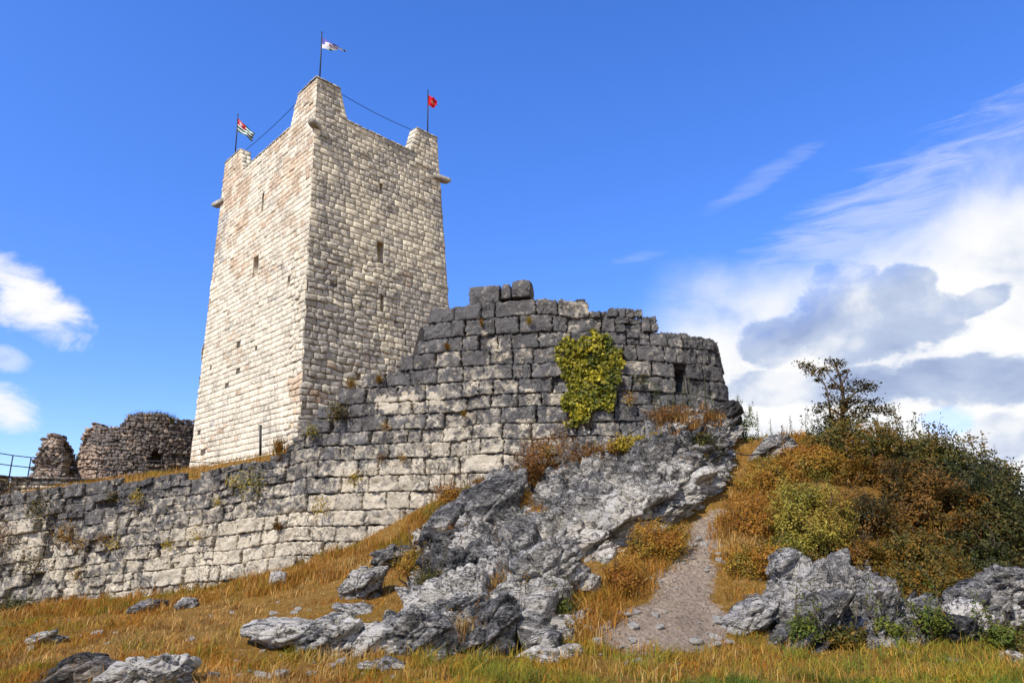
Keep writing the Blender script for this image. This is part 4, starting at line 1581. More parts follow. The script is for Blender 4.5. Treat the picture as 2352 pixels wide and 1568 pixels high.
def shrub(name, label, cat, px, py, Y, rx, ry, n, size, pal, seed, depth=None, group=None, shoots=0, shoot_len=0.7, flat=0.0, density=0.0):
    rng = np.random.default_rng(seed)
    c = at(px, py, Y)
    k = Y / F
    half = np.array([rx * k, depth or (rx + ry) / 2 * k, ry * k])
    D = rng.normal(size=(n * 3, 3))
    D /= np.linalg.norm(D, axis=1)[:, None]
    lump = 1 + 0.42 * fbm(D * 2.0 + seed, 4, .6, seed=seed) + 0.16 * vnoise(D * 6 + seed, seed + 1)
    r = lump * (1 - 0.62 * rng.random(n * 3) ** 1.3)
    A = D * r[:, None] * half
    P = c + A
    q = 0.8 * fbm(P * 1.5, 3, seed=seed + 4) + 0.35 * vnoise(P * 4.0, seed + 6)
    keep = (q > -0.05 - density + rng.normal(0, 0.12, len(q))) & (P[:, 2] > ground(P[:, 0], P[:, 1]) - 0.05)
    P, D, q = P[keep][:n], D[keep][:n], q[keep][:n]
    Nn = D * 0.8 + np.array([0, -0.1, 0.6])
    cl = 0.5 + 0.75 * fbm(P * 0.9, 3, seed=seed + 8) + 0.40 * fbm(P * 3.0, 2, seed=seed + 9)
    colr = pal_pick(pal, len(P), rng, cl)
    V, T = leaf_arrays(P, size * rng.uniform(0.5, 1.15, len(P)) * np.where(rng.random(len(P)) < .12, 1.5, 1), Nn, rng)
    t = thing(name, (c[0], c[1], c[2] - half[2] * 0.9), label, cat, group)
    mb = MB()
    mb.add(V, T=T, tone=np.repeat(colr, 5, 0))
    br = MB()
    base = np.array([c[0], c[1] + half[1] * 0.1, min(c[2] - half[2] * 0.85, ground(c[0], c[1]) + 0.0 * c[2])])
    for b in range(9):
        i = rng.integers(len(P))
        e = c + (P[i] - c) * 0.9
        midp = (base + e) / 2 + rng.normal(0, 0.12, 3) * half
        br.tube(catmull([base, midp, e], 7), np.linspace(0.022, 0.006, 7), 5)
    for b in range(0 if shoots >= 8 else 14):                # twigs that break the outline all round
        i = rng.integers(len(P))
        dvec = D[i] * [1, 1, 1] + [0, 0, .5] + rng.normal(0, .35, 3)
        dvec /= np.linalg.norm(dvec)
        L = rng.uniform(.18, .5) * shoot_len
        st = c + D[i] * half * .85
        en = st + dvec * L
        br.tube([st, (st + en) / 2 + rng.normal(0, .02, 3), en], [.008, .006, .003], 4)
        m_ = int(14 * L / size * .12) + 5
        f = rng.random(m_)
        V, T = leaf_arrays(st + (en - st) * f[:, None] + rng.normal(0, size * .5, (m_, 3)), size * rng.uniform(.6, 1.2, m_), rng.normal(0, .5, (m_, 3)) + [0, -.3, .5], rng)
        mb.add(V, T=T, tone=np.repeat(pal_pick(pal, m_, rng, rng.uniform(.2, .9)), 5, 0))
    for b in range(shoots):
        a = rng.uniform(-1, 1)
        st = c + half * np.array([a * 0.85, rng.uniform(-.4, .4), math.sqrt(max(0, 1 - (a * .85) ** 2)) * 0.80])
        L = shoot_len * rng.uniform(0.5, 1.0)
        en = st + np.array([rng.normal(a * .25, 0.18), rng.normal(0, .1), 1.0]) * L
        pts = catmull([st, (st + en) / 2 + rng.normal(0, .04, 3), en], 8)
        br.tube(pts, np.linspace(0.010, 0.004, 8), 4)
        m_ = int(16 * L / size * 0.11) + 8
        f = rng.random(m_)
        Pp = st + (en - st) * f[:, None] + rng.normal(0, size * 0.55, (m_, 3))
        V, T = leaf_arrays(Pp, size * rng.uniform(0.6, 1.15, m_), rng.normal(0, .5, (m_, 3)) + [0, -.3, .4], rng)
        mb.add(V, T=T, tone=np.repeat(pal_pick(pal, m_, rng, rng.uniform(.1, .7)), 5, 0))
    mb.build('foliage', M['leaf'], t, loc=c)
    br.build('branches', M['bark'], t, loc=c)
    return t


SH = [  # label, px, py, Y, rx, ry, n, leaf, palette, shoots
    ('leafy olive bush at the foot of the small tree', 1955, 1030, 20.6, 108, 74, 6500, .085, OLIVE, 10),
    ('dark green bush with upright leafy shoots right of the small tree', 2095, 1068, 20.6, 110, 84, 7000, .09, OLIVE, 24),
    ('dark bush with brownish top on the right shoulder of the mound', 2220, 1112, 20.0, 100, 92, 7500, .09, OLIVE, 14),
    ('darkest tall bush at the right end of the mound', 2252, 1222, 18.3, 102, 140, 11000, .09, DARK, 6),
    ('dark brown-tipped bush on the far right slope of the mound', 2288, 1150, 19.4, 64, 86, 6000, .09, OLIVE, 10),
    ('rust coloured bush in the middle of the mound', 2130, 1190, 18.2, 120, 105, 9500, .075, RUST, 0),
    ('orange-brown bush on the mound below the small tree', 2010, 1130, 19.0, 110, 90, 7500, .07, RUST, 0),
    ('golden-orange scrub on the upper left of the mound', 1862, 1075, 19.8, 100, 62, 4800, .06, ORANGE, 3),
    ('orange scrub at the head of the gravel slope', 1770, 1120, 19.0, 85, 66, 4200, .06, ORANGE, 0),
    ('yellow-green bush hanging over the white rock face', 1858, 1200, 16.6, 98, 88, 8500, .06, YEL, 0),
    ('orange scrub along the right rim of the gravel slope', 1725, 1225, 17.2, 72, 82, 4200, .055, ORANGE, 0),
    ('orange and yellow scrub above the slab rock on the gravel rim', 1730, 1300, 15.6, 72, 46, 3000, .05, ORANGE, 0),
    ('red-brown bush right of the yellow-green one', 1990, 1215, 17.2, 92, 75, 6500, .06, RUST, 0),
    ('olive and rust bush low on the right of the mound', 2110, 1315, 16.0, 105, 88, 8200, .065, OLIVE, 0),
    ('black-green bush in the shade above the right boulders', 2225, 1320, 17.0, 88, 85, 6500, .075, DARK, 0),
    ('rust brown bush below the ivy at the cliff top', 1262, 1062, 19.9, 82, 70, 5600, .055, BROWN, 4),
    ('orange bush in the hollow between cliff and gravel slope', 1515, 1255, 16.3, 72, 58, 4600, .05, ORANGE, 0),
    ('orange scrub at the foot of the cliff beside the gravel', 1440, 1335, 14.8, 52, 46, 3200, .045, ORANGE, 0),
    ('small bright green bush at the crag foot', 1290, 1402, 13.6, 30, 28, 1600, .04, GREEN, 3),
    ('yellow-leaved creeper on the cliff top right of the ivy', 1458, 1022, 19.3, 46, 22, 1500, .07, GOLD, 0),
    ('small yellow bush on the cliff below the dry grass', 1522, 1018, 19.4, 26, 20, 800, .06, GOLD, 0),
    ('green bush with thin shoots beside the right corner of the bastion', 1708, 985, 22.6, 34, 38, 1600, .06, GREEN, 8),
    ('dark green creeper hanging on the right end of the cliff', 1615, 1040, 19.6, 34, 46, 2200, .06, OLIVE, 0),
    ('dark bush in the shade at the left end of the wall', 22, 1398, 25.3, 62, 26, 2200, .07, DARK, 0),
    ('brown dry scrub under the small dark opening of the bastion', 1560, 955, 20.9, 78, 26, 2600, .05, BROWN, 0),
    ('rusty bush hanging over the middle of the white rock face', 1985, 1290, 15.7, 62, 42, 3200, .055, RUST, 0),
    ('olive bush draped over the right end of the white rock face', 2075, 1345, 15.0, 58, 46, 3200, .06, OLIVE, 0),
    ('orange scrub between the gravel slope and the white rock face', 1775, 1290, 15.4, 52, 44, 2800, .05, ORANGE, 0),
    ('yellow-green tangle drooping left of the white rock face', 1815, 1262, 15.9, 50, 34, 2600, .055, YEL, 0),
    ('leafy green weeds at the foot of the white rock face, left part', 1845, 1452, 12.7, 40, 30, 900, .06, GREEN, 3),
    ('leafy green weeds at the foot of the white rock face, middle part', 1945, 1462, 12.6, 46, 28, 1000, .06, OLIVE, 3),
    ('low green weeds beside the flat stone at the grass edge', 2040, 1440, 12.8, 36, 30, 900, .06, GREEN, 3),
    ('green weeds growing between the boulders at the right', 2140, 1428, 12.9, 36, 32, 900, .06, GREEN, 2),
    ('bright green weeds at the right edge below the pale stones', 2295, 1462, 12.6, 46, 26, 1000, .06, GREEN, 4),
    ('purple-brown twiggy scrub on top of the dark crag', 1165, 1272, 16.6, 46, 20, 1500, .04, BROWN, 2),
    ('orange scrub in the cleft on the right of the dark crag', 1232, 1385, 14.0, 34, 14, 900, .04, ORANGE, 2),
    ('brown scrub on the left shoulder of the dark crag', 1040, 1290, 16.3, 34, 16, 900, .045, ORANGE, 2),
    ('dry scrub on the lower ledge of the dark crag', 1090, 1425, 13.0, 42, 12, 900, .04, ORANGE, 2),
    ('rusty scrub spilling over the cliff rim right under the ivy', 1355, 1052, 19.6, 46, 24, 2000, .05, BROWN, 2),
    ('dark orange scrub on the cliff between the ivy and the small yellow bush', 1410, 1030, 19.5, 34, 18, 1200, .045, ORANGE, 1),
    ('orange brush in the gap between leaning slab and cliff', 1205, 1150, 18.8, 34, 26, 1400, .045, ORANGE, 2),
    ('brown dead creeper hanging from the right end of the cliff', 1580, 1075, 18.9, 40, 24, 1500, .05, BROWN, 0),
    ('green and orange weeds at the left foot of the dark crag', 985, 1330, 15.6, 30, 26, 1000, .045, OLIVE, 3),
    ('orange scrub running down the left edge of the dark crag', 945, 1290, 16.6, 44, 34, 1900, .045, ORANGE, 4),
    ('dry orange brush where the wall foot meets the leaning slab', 1030, 1140, 19.6, 36, 34, 1800, .045, ORANGE, 4),
    ('dark green and rust bush tumbling down to the boulders at the right', 2165, 1375, 14.6, 62, 44, 3400, .065, OLIVE, 0),
    ('dark bush drooping over the top of the largest right boulder', 2290, 1300, 16.2, 60, 46, 3200, .07, DARK, 2),
    ('brown scrub on the flat top of the white rock face', 1915, 1262, 16.2, 52, 26, 2400, .055, RUST, 0),
    ('small orange brush in the middle of the dark crag', 1130, 1368, 14.3, 30, 12, 800, .04, ORANGE, 1),
    ('low yellow brush at the top of the crag ridge', 1230, 1178, 18.2, 40, 20, 1200, .05, ORANGE, 0),
]
for i, (lab, px, py, Y, rx, ry, n, sz, pal, shoots) in enumerate(SH):
    shrub('shrub', lab, 'shrub', px, py, Y, rx, ry, int(n * (1.5 if n > 4500 else 1.2)), sz, pal, 200 + i, shoots=shoots, density=0.04 if pal in (DARK, OLIVE, RUST) else 0.08)


def far_tree(px, py, Y, rx, ry, seed, label):
    c = at(px, py, Y)
    t = thing('tree', (c[0], c[1], ground(c[0], c[1])), label, 'tree', 'distant trees at the right edge')
    rng = np.random.default_rng(seed)
    k = Y / F
    n = 2600
    D = rng.normal(size=(n, 3))
    D /= np.linalg.norm(D, axis=1)[:, None]
    r = (1 + .35 * fbm(D * 1.8 + seed, 3, seed=seed)) * (1 - .6 * rng.random(n) ** 1.5)
    P = c + D * r[:, None] * np.array([rx * k, rx * k, ry * k])
    V, T = leaf_arrays(P, .22 * rng.uniform(.6, 1.3, n), D + [0, 0, .5], rng)
    mb = MB()
    mb.add(V, T=T, tone=np.repeat(pal_pick(OLIVE, n, rng, .3 + .5 * fbm(P * .8, 3, seed=seed)), 5, 0))
    mb.build('crown', M['leaf'], t, loc=c)
    tk = MB()
    g = np.array([c[0], c[1], ground(c[0], c[1]) - .2])
    tk.tube(catmull([g, (g + c) / 2 + [.1, 0, 0], c + [0, 0, ry * k * .5]], 8), np.linspace(.16, .04, 8), 7)
    tk.build('trunk', M['bark'], t, loc=g)


far_tree(2335, 1235, 42, 30, 60, 5, 'distant rounded tree behind the dark bush at the right edge')
far_tree(2400, 1245, 47, 45, 62, 6, 'distant tree cut by the right edge of the picture')
far_tree(2290, 1265, 50, 38, 50, 7, 'farthest low tree seen past the mound at the right')

# ---- small tree on the mound
tc_ = at(1935, 985, 20.9)
tree = thing('tree', (tc_[0], tc_[1], tc_[2] - .3), 'small wind-shaped tree with layered rusty leaf tiers on top of the mound', 'tree')
rng = np.random.default_rng(31)
tb, tl = MB(), MB()


def T3(px, py, dy=0.0):
    return at(px, py, 20.9 + dy)


trunk = [T3(1938, 1010), T3(1934, 960), T3(1937, 915, .1), T3(1930, 870, .1), T3(1918, 835, .1), T3(1910, 822)]
tb.tube(catmull(trunk, 18), np.linspace(0.075, 0.012, 18), 7)
limbs = [[T3(1908, 960), T3(1903, 915, -.1), T3(1893, 880, -.1), T3(1872, 862, -.1), T3(1848, 848, -.1)],
         [T3(1934, 975), T3(1908, 958), T3(1903, 915, -.1)],
         [T3(1936, 935), T3(1960, 905, .2), T3(1990, 890, .2), T3(2010, 872, .2)],
         [T3(1936, 965), T3(1970, 950, -.2), T3(2010, 945, -.2), T3(2045, 945, -.2)],
         [T3(1936, 955), T3(1905, 938, .2), T3(1878, 932, .2)],
         [T3(1935, 900), T3(1915, 875, -.2), T3(1895, 850, -.2)],
         [T3(1936, 950), T3(1965, 925, .3), T3(1998, 920, .3)],
         [T3(1936, 975), T3(1910, 968, -.3), T3(1890, 962, -.3)],
         [T3(1933, 880), T3(1945, 862), T3(1950, 845)]]
for lb in limbs:
    tb.tube(catmull(lb, 12), np.linspace(0.035, 0.008, 12), 5)
tiers = [(1850, 840, 24, 9), (1868, 852, 24, 10), (1880, 868, 14, 7), (1896, 845, 22, 9), (1915, 829, 22, 8), (1930, 842, 14, 8), (1940, 858, 12, 7), (1925, 868, 16, 8), (1948, 895, 32, 9), (1972, 884, 26, 9),
         (2002, 880, 17, 8), (1990, 893, 18, 7), (1915, 888, 22, 8), (1900, 907, 12, 6), (1895, 930, 24, 9), (1920, 920, 24, 10), (1945, 915, 22, 9), (1968, 922, 22, 8), (2000, 918, 20, 8), (1880, 940, 14, 7),
         (1925, 945, 20, 9), (1965, 943, 20, 8), (1998, 940, 28, 9), (2030, 942, 25, 9), (2046, 948, 14, 7), (1905, 962, 22, 9), (1950, 965, 24, 10), (1922, 975, 30, 10), (1985, 955, 20, 7), (1938, 930, 16, 10)]
for (px, py, rx, ry) in tiers:
    c = T3(px, py, rng.uniform(-.4, .4))
    k = 20.9 / F
    n = int(rx * ry * 0.72)
    D = rng.normal(0, 0.55, (n, 3))
    P = c + D * np.array([rx * k * .95, rx * k * .8, ry * k * 1.0])
    P[:, 2] += 0.10 * vnoise(P * 3.0, 12) + 0.12 * (P[:, 0] - c[0]) * rng.normal(0, 1)
    V, T = leaf_arrays(P, .085 * rng.uniform(.6, 1.2, n), rng.normal(0, .35, (n, 3)) + [0, 0, 1.0], rng)
    tl.add(V, T=T, tone=np.repeat(pal_pick([(0.022, .024, .006), (.06, .048, .008), (.14, .080, .010), (.22, .11, .013)], n, rng, rng.uniform(.2, .75)), 5, 0))
    tb.tube(catmull([c + [0, 0, -ry * k * .3], c + D[0] * np.array([rx, rx, 0]) * k], 3), np.array([.008, .006, .004]), 4)
tb.build('trunk', M['bark'], tree, loc=tc_)
tl.build('crown', M['leaf'], tree, loc=tc_)

# ---- ivy on the bastion
iv = np.array([(745, 600), (755, 545), (820, 525), (880, 545), (965, 520), (978, 445), (1055, 495), (1075, 550), (1160, 585), (1172, 650), (1160, 730), (1152, 850), (1092, 945), (1015, 975), (975, 1050),
               (905, 1100), (815, 1065), (800, 950), (790, 820), (760, 700)], float)
iv = iv * 0.353 + [1015, 600]
rng = np.random.default_rng(61)
pts = []
while len(pts) < 2600:
    x, y = rng.uniform(1275, 1432), rng.uniform(752, 992)
    jx, jy = x + 14 * vnoise(np.array([x * .05, y * .05, 1.0])), y + 14 * vnoise(np.array([x * .05, y * .05, 5.0]))
    if in_poly(np.array([jx]), np.array([jy]), iv)[0]:
        pts.append((x, y))
    elif rng.random() < 0.012 and in_poly(np.array([jx * .9 + 1355 * .1]), np.array([jy * .9 + 870 * .1]), iv)[0]:
        pts.append((x, y))
corn = [wall_inv(x, y) for (x, y) in ((1275, 752), (1432, 752), (1275, 992), (1432, 992))]
pts = np.array(pts)
fx, fy = (pts[:, 0] - 1275) / 157, (pts[:, 1] - 752) / 240
cn = np.array(corn)
sz_ = (cn[0] * (1 - fx)[:, None] + cn[1] * fx[:, None]) * (1 - fy)[:, None] + (cn[2] * (1 - fx)[:, None] + cn[3] * fx[:, None]) * fy[:, None]
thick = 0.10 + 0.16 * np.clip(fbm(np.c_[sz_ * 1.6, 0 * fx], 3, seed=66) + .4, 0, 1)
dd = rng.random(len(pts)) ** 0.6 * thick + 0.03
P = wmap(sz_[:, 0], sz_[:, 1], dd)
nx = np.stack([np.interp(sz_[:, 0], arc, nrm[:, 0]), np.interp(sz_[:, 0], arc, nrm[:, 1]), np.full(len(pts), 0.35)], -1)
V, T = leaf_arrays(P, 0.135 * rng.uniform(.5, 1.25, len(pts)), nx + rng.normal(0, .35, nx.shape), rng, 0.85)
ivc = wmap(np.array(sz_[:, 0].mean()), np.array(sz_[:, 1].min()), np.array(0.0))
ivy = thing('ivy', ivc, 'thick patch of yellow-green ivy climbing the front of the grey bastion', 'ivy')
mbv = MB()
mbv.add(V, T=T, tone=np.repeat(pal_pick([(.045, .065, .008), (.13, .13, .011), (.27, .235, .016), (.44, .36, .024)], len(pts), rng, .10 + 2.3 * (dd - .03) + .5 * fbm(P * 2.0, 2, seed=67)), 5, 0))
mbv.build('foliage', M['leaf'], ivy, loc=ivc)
vb = MB()
for k in range(9):
    i = rng.integers(len(pts))
    s0, z0 = wall_inv(1355 + rng.uniform(-12, 12), 985)
    f = np.linspace(0, 1, 10)[:, None]
    q = np.array([[s0, z0]]) * (1 - f) + sz_[i] * f + np.r_[0, rng.normal(0, .06, 8), 0][:, None]
    vb.tube(wmap(q[:, 0], q[:, 1], np.full(10, .05)), np.linspace(.018, .006, 10), 5)
vb.build('stems', M['bark'], ivy, loc=ivc)


# ---- grass
def blades(P, H, Wd, colr, rng, lean=0.45, up=None):
    n = len(P)
    a = rng.uniform(0, 2 * PI, n)
    side = np.stack([np.cos(a), np.sin(a), 0 * a], -1)
    b = rng.uniform(0, 2 * PI, n)
    ln = np.stack([np.cos(b), np.sin(b), 0 * b], -1) * (rng.random(n) * lean)[:, None] + np.array([0.08, 0, 0])
    upv = np.array([0, 0, 1.0]) if up is None else up
    w = Wd[:, None] / 2
    h = H[:, None]
    p1 = P + (upv + ln * .35) * h * .5
    p2 = P + (upv * .92 + ln * 1.1) * h
    V = np.stack([P - side * w, P + side * w, p1 + side * w * .8, p1 - side * w * .8, p2], 1).reshape(-1, 3)
    k = np.arange(n)[:, None] * 5
    return V, k + [0, 1, 2, 3], k + [3, 2, 4], np.repeat(colr, 5, 0)


rng = np.random.default_rng(91)
WGX, WGY = [], []
NB = 330000
# more blades where they are near
Yb = 8.6 + (24.5 - 8.6) * rng.random(NB) ** 1.75
Xb = rng.uniform(-1, 1, NB) * (Yb * 0.75 + 1.0)
Zb = ground(Xb, Yb)
px, py = proj(np.stack([Xb, Yb, Zb], -1))
i = np.clip(np.searchsorted(GXs, Xb) - 1, 0, len(GXs) - 2)
j = np.clip(np.searchsorted(GYs, Yb) - 1, 0, len(GYs) - 2)
scr = scree[j, i]
q3 = np.stack([Xb, Yb, 0 * Xb], -1)
pat = fbm(q3 * 0.9, 4, seed=95)
dens = np.clip(0.58 + 1.9 * fbm(q3 * 1.5, 4, seed=94), 0.06, 1.0) * (1 - 0.97 * np.clip(scr * 1.4 - 1.2 * np.clip(fbm(q3 * 1.7 + 3, 3, seed=93) - .12, 0, 1), 0, 1))
yw = np.interp(Xb, PLc[:780, 0], PLc[:780, 1])
ok = (rng.random(NB) < dens) & (py > 900) & (px > -120) & (px < 2470) & (Yb < yw + .1)
Xb, Yb, Zb, px, py, q3, pat = Xb[ok], Yb[ok], Zb[ok], px[ok], py[ok], q3[ok], pat[ok]
n = len(Xb)
gn = fbm(q3 * 0.33 + 4, 4, seed=96)
greenness = np.clip((px - 1050) / 800, 0, 1) * np.clip((py - 1400) / 90, 0, 1) * 0.80 + np.clip((260 - px) / 260, 0, 1) * np.clip((py - 1380) / 60, 0, 1) * np.clip((1480 - py) / 60, 0, 1) * .9 + 1.3 * gn - 0.20
colr = pal_pick([(0.56, 0.36, 0.12), (0.48, 0.20, 0.025), (0.38, 0.14, 0.012), (0.42, 0.22, 0.018), (0.34, 0.27, 0.025), (0.19, 0.22, 0.02), (.11, .17, .018)], n, rng, np.clip(0.36 + 0.75 * greenness + 0.35 * fbm(q3 * 2.1 + 7, 3, seed=98), 0, 1))
colr *= 0.80 * np.clip(1 + 0.8 * fbm(q3 * 3.0, 4, seed=99), .4, 1.7)[:, None]
H = (0.04 + 0.11 * rng.random(n) ** 2.2) * np.clip(1 + 1.7 * fbm(q3 * 1.6, 4, seed=97), 0.35, 2.6)
H = H * np.where(rng.random(n) < 0.03, 2.2, 1.0)
Wd = np.clip(0.0045 + 0.0005 * Yb, 0.006, 0.020) * rng.uniform(.7, 1.4, n)
V, Q, T, C = blades(np.stack([Xb, Yb, Zb - 0.01], -1), H, Wd, colr, rng, 1.0)
gms = MB()
gms.add(V, Q, T, C)
o = gms.build('dry_grass', M['blade'], None)
tag(o, 'orange and green dry grass covering the slope below the wall', 'grass', kind='stuff')

# ---- longer dry grass and brush on the banks, ledges and the foot of the wall
def brush(name, label, regs, seed, pal, hmin, hmax, wmul=1.0):
    rng = np.random.default_rng(seed)
    P, Hh = [], []
    for (poly, n, Y) in regs:
        poly = np.array(poly, float)
        lo, hi = poly.min(0), poly.max(0)
        k = 0
        while k < n:
            cx, cy = rng.uniform(lo[0], hi[0]), rng.uniform(lo[1], hi[1])
            if not in_poly(np.array([cx]), np.array([cy]), poly)[0]:
                continue
            h = at(cx, cy, Y + rng.uniform(-.2, .2)) if Y else ground_hit(cx, cy)
            m = rng.integers(8, 26)
            q = h + rng.normal(0, 0.10, (m, 3)) * [1, 1, 0]
            if not Y:
                q[:, 2] = ground(q[:, 0], q[:, 1]) - 0.02
            P.append(q)
            Hh.append(np.full(m, rng.uniform(hmin, hmax)) * rng.uniform(.5, 1.1, m))
            k += m
    P, Hh = np.concatenate(P), np.concatenate(Hh)
    col = pal_pick(pal, len(P), rng, .5 + .8 * fbm(P * 1.1, 3, seed=seed))
    V, Q, T, C = blades(P, Hh, np.clip(.006 + .0007 * P[:, 1], .012, .022) * wmul * rng.uniform(.7, 1.3, len(P)), col, rng, 0.9)
    mb = MB()
    mb.add(V, Q, T, C)
    return tag(mb.build(name, M['blade'], None), label, 'grass', kind='stuff')


STRAW = [(0.50, 0.33, 0.11), (0.42, 0.20, 0.03), (0.30, 0.12, 0.014), (0.32, 0.22, 0.024), (0.15, 0.16, 0.018)]
brush('tall_dry_grass', 'tall orange dry grass on the bank between stone wall and crag', [
    ([(860, 1300), (940, 1200), (1010, 1150), (1080, 1090), (1100, 1110), (1040, 1200), (990, 1290), (930, 1330)], 3600, 0),
    ([(500, 1348), (700, 1292), (860, 1240), (900, 1300), (700, 1350), (520, 1385)], 4200, 0),
    ([(0, 1390), (480, 1352), (520, 1385), (300, 1412), (0, 1425)], 3600, 0),
    ([(1300, 1350), (1420, 1330), (1440, 1420), (1330, 1480), (1250, 1460)], 1800, 0),
    ([(1640, 1230), (1700, 1120), (1760, 1020), (1860, 1000), (1860, 1120), (1740, 1260), (1690, 1340)], 4200, 0),
    ([(1380, 1380), (1480, 1260), (1600, 1180), (1560, 1270), (1460, 1400)], 1300, 0),
    ([(1690, 1010), (1760, 985), (1900, 980), (1900, 1010), (1760, 1020)], 900, 0)], 301, STRAW, 0.16, 0.46)
brush('ledge_grass', 'orange dry grass and straw tufts on the ledges of the cliff under the bastion', [
    ([(1470, 985), (1520, 945), (1640, 940), (1660, 975), (1560, 1005)], 900, 20.7),
    ([(1190, 1080), (1300, 1050), (1330, 1110), (1220, 1135)], 700, 19.8),
    ([(1350, 1035), (1400, 1020), (1350, 1075), (1310, 1090)], 500, 19.7),
    ([(1480, 1000), (1600, 960), (1620, 990), (1500, 1040)], 600, 20.0),
    ([(1090, 1110), (1180, 1090), (1190, 1120), (1120, 1130)], 500, 20.3),
    ([(1010, 1225), (1090, 1215), (1080, 1265), (1000, 1260)], 350, 18.2),
    ([(1090, 1330), (1190, 1300), (1200, 1325), (1100, 1355)], 350, 15.4), ([(1150, 1420), (1250, 1370), (1260, 1395), (1160, 1440)], 350, 13.7),
    ([(1000, 1470), (1100, 1440), (1110, 1460), (1010, 1490)], 300, 12.6), ([(1060, 1380), (1150, 1340), (1160, 1360), (1070, 1400)], 300, 14.5)], 302, [(0.36, 0.25, 0.09), (0.24, 0.11, 0.02), (0.19, 0.08, 0.012), (0.13, 0.10, 0.016)], 0.12, 0.36)
rng = np.random.default_rng(15)
Xw = rng.uniform(-14.5, 7, 900)
brush('tussock_grass', 'scattered taller tussocks of straw and green grass in the foreground', [
    ([(0, 1440), (560, 1430), (560, 1568), (0, 1568)], 800, 0),
    ([(560, 1500), (1300, 1510), (1300, 1568), (560, 1568)], 2000, 0),
    ([(1300, 1500), (2352, 1480), (2352, 1568), (1300, 1568)], 3600, 0),
    ([(1050, 1380), (1330, 1400), (1300, 1500), (1050, 1500)], 700, 0)], 303,
      [(0.55, 0.38, 0.14), (0.44, 0.22, 0.04), (0.34, 0.22, 0.022), (0.20, 0.22, 0.022), (.10, .16, .018)], 0.12, 0.34, 0.8)

# ------------------------------------------------------------------ upper ground behind the wall
UP = np.array([at(*p) for p in ((-700, 1175, 38.0), (-300, 1160, 31.5), (0, 1142, 29.2), (120, 1126, 28.4), (250, 1104, 27.6), (436, 1090, 26.8), (600, 1068, 26.0), (680, 1025, 25.6),
                                (0, 1134, 33), (250, 1106, 33), (436, 1094, 37.5), (560, 1069, 34), (684, 1030, 31.5), (200, 1098, 42), (400, 1092, 45), (0, 1110, 45), (-400, 1130, 45))] +
              [np.array(p, float) for p in ((0, 30, 6.2), (4, 28, 6.0), (2, 45, 6.0), (-12, 62, 5.6), (-30, 60, 4.6), (-45, 50, 3.6))])


def up_fit(P):
    n = len(P)
    d = np.linalg.norm(P[:, None, :2] - P[None, :, :2], axis=2)
    K = np.where(d > 0, d * d * np.log(d + 1e-9), 0) + 0.3 * np.eye(n)
    Q = np.c_[np.ones(n), P[:, :2]]
    return np.linalg.solve(np.block([[K, Q], [Q.T, np.zeros((3, 3))]]), np.r_[P[:, 2], 0, 0, 0])


UW = up_fit(UP)


def upper(X, Y):
    q = np.c_[np.ravel(X), np.ravel(Y)].astype(float)
    d = np.linalg.norm(q[:, None] - UP[None, :, :2], axis=2)
    return (np.where(d > 0, d * d * np.log(d + 1e-9), 0) @ UW[:-3] + UW[-3] + q @ UW[-2:]).reshape(np.shape(X))


sU = np.linspace(0.5, S1450, 150)
wb0 = wmap(sU, np.full(150, 4.0), np.full(150, -0.9))
rowsU = []
for f in np.linspace(0, 1, 60) ** 1.6:
    far = wb0 * [1.25, 1, 1] + np.array([0, 36.0, 0])
    rowsU.append(wb0 * (1 - f) + far * f)
U = np.stack(rowsU)
U[..., 2] = upper(U[..., 0], U[..., 1]) + 0.08 * fbm(U * [1.2, 1.2, 0], 3, seed=21)
top_here = np.interp(sU, ss, zs_top)
U[0, :, 2] = np.minimum(U[0, :, 2], top_here - 0.1)
U[-1, :, 2] = -3
o = mesh('upper_ground', U, grid_faces(150, 60), M['earth'], None, None, np.zeros((150 * 60, 3)))
tag(o, kind='structure')
# dry grass along the top of the wall
rng = np.random.default_rng(23)
n = 5200
sg = rng.uniform(s_of_px(-60), s_of_px(672), n)
inb = rng.random(n) ** 1.5 * 9.0
P = wmap(sg, np.full(n, 4.0), -0.35 - inb * 0)
P[:, 1] += inb
P[:, 2] = np.maximum(upper(P[:, 0], P[:, 1]), np.where(inb < 1.2, np.interp(sg, ss, zs_top), -9)) - 0.03
keepb = fbm(P * 0.8, 3, seed=24) + 0.25 * np.clip((np.interp(sg, [s_of_px(0), s_of_px(250), s_of_px(440), s_of_px(672)], [-.3, 0.2, 1.2, 1.2])), 0, 1) > 0.02
P = P[keepb]
n = len(P)
V, Q, T, C = blades(P, rng.uniform(.08, .34, n), rng.uniform(.014, .024, n), pal_pick(STRAW, n, rng, .45 + .8 * fbm(P * .7, 3, seed=25)), rng, .8)
mb = MB()
mb.add(V, Q, T, C)
tag(mb.build('wall_top_grass', M['blade'], None), 'orange dry grass growing along the top of the long wall', 'grass', kind='stuff')


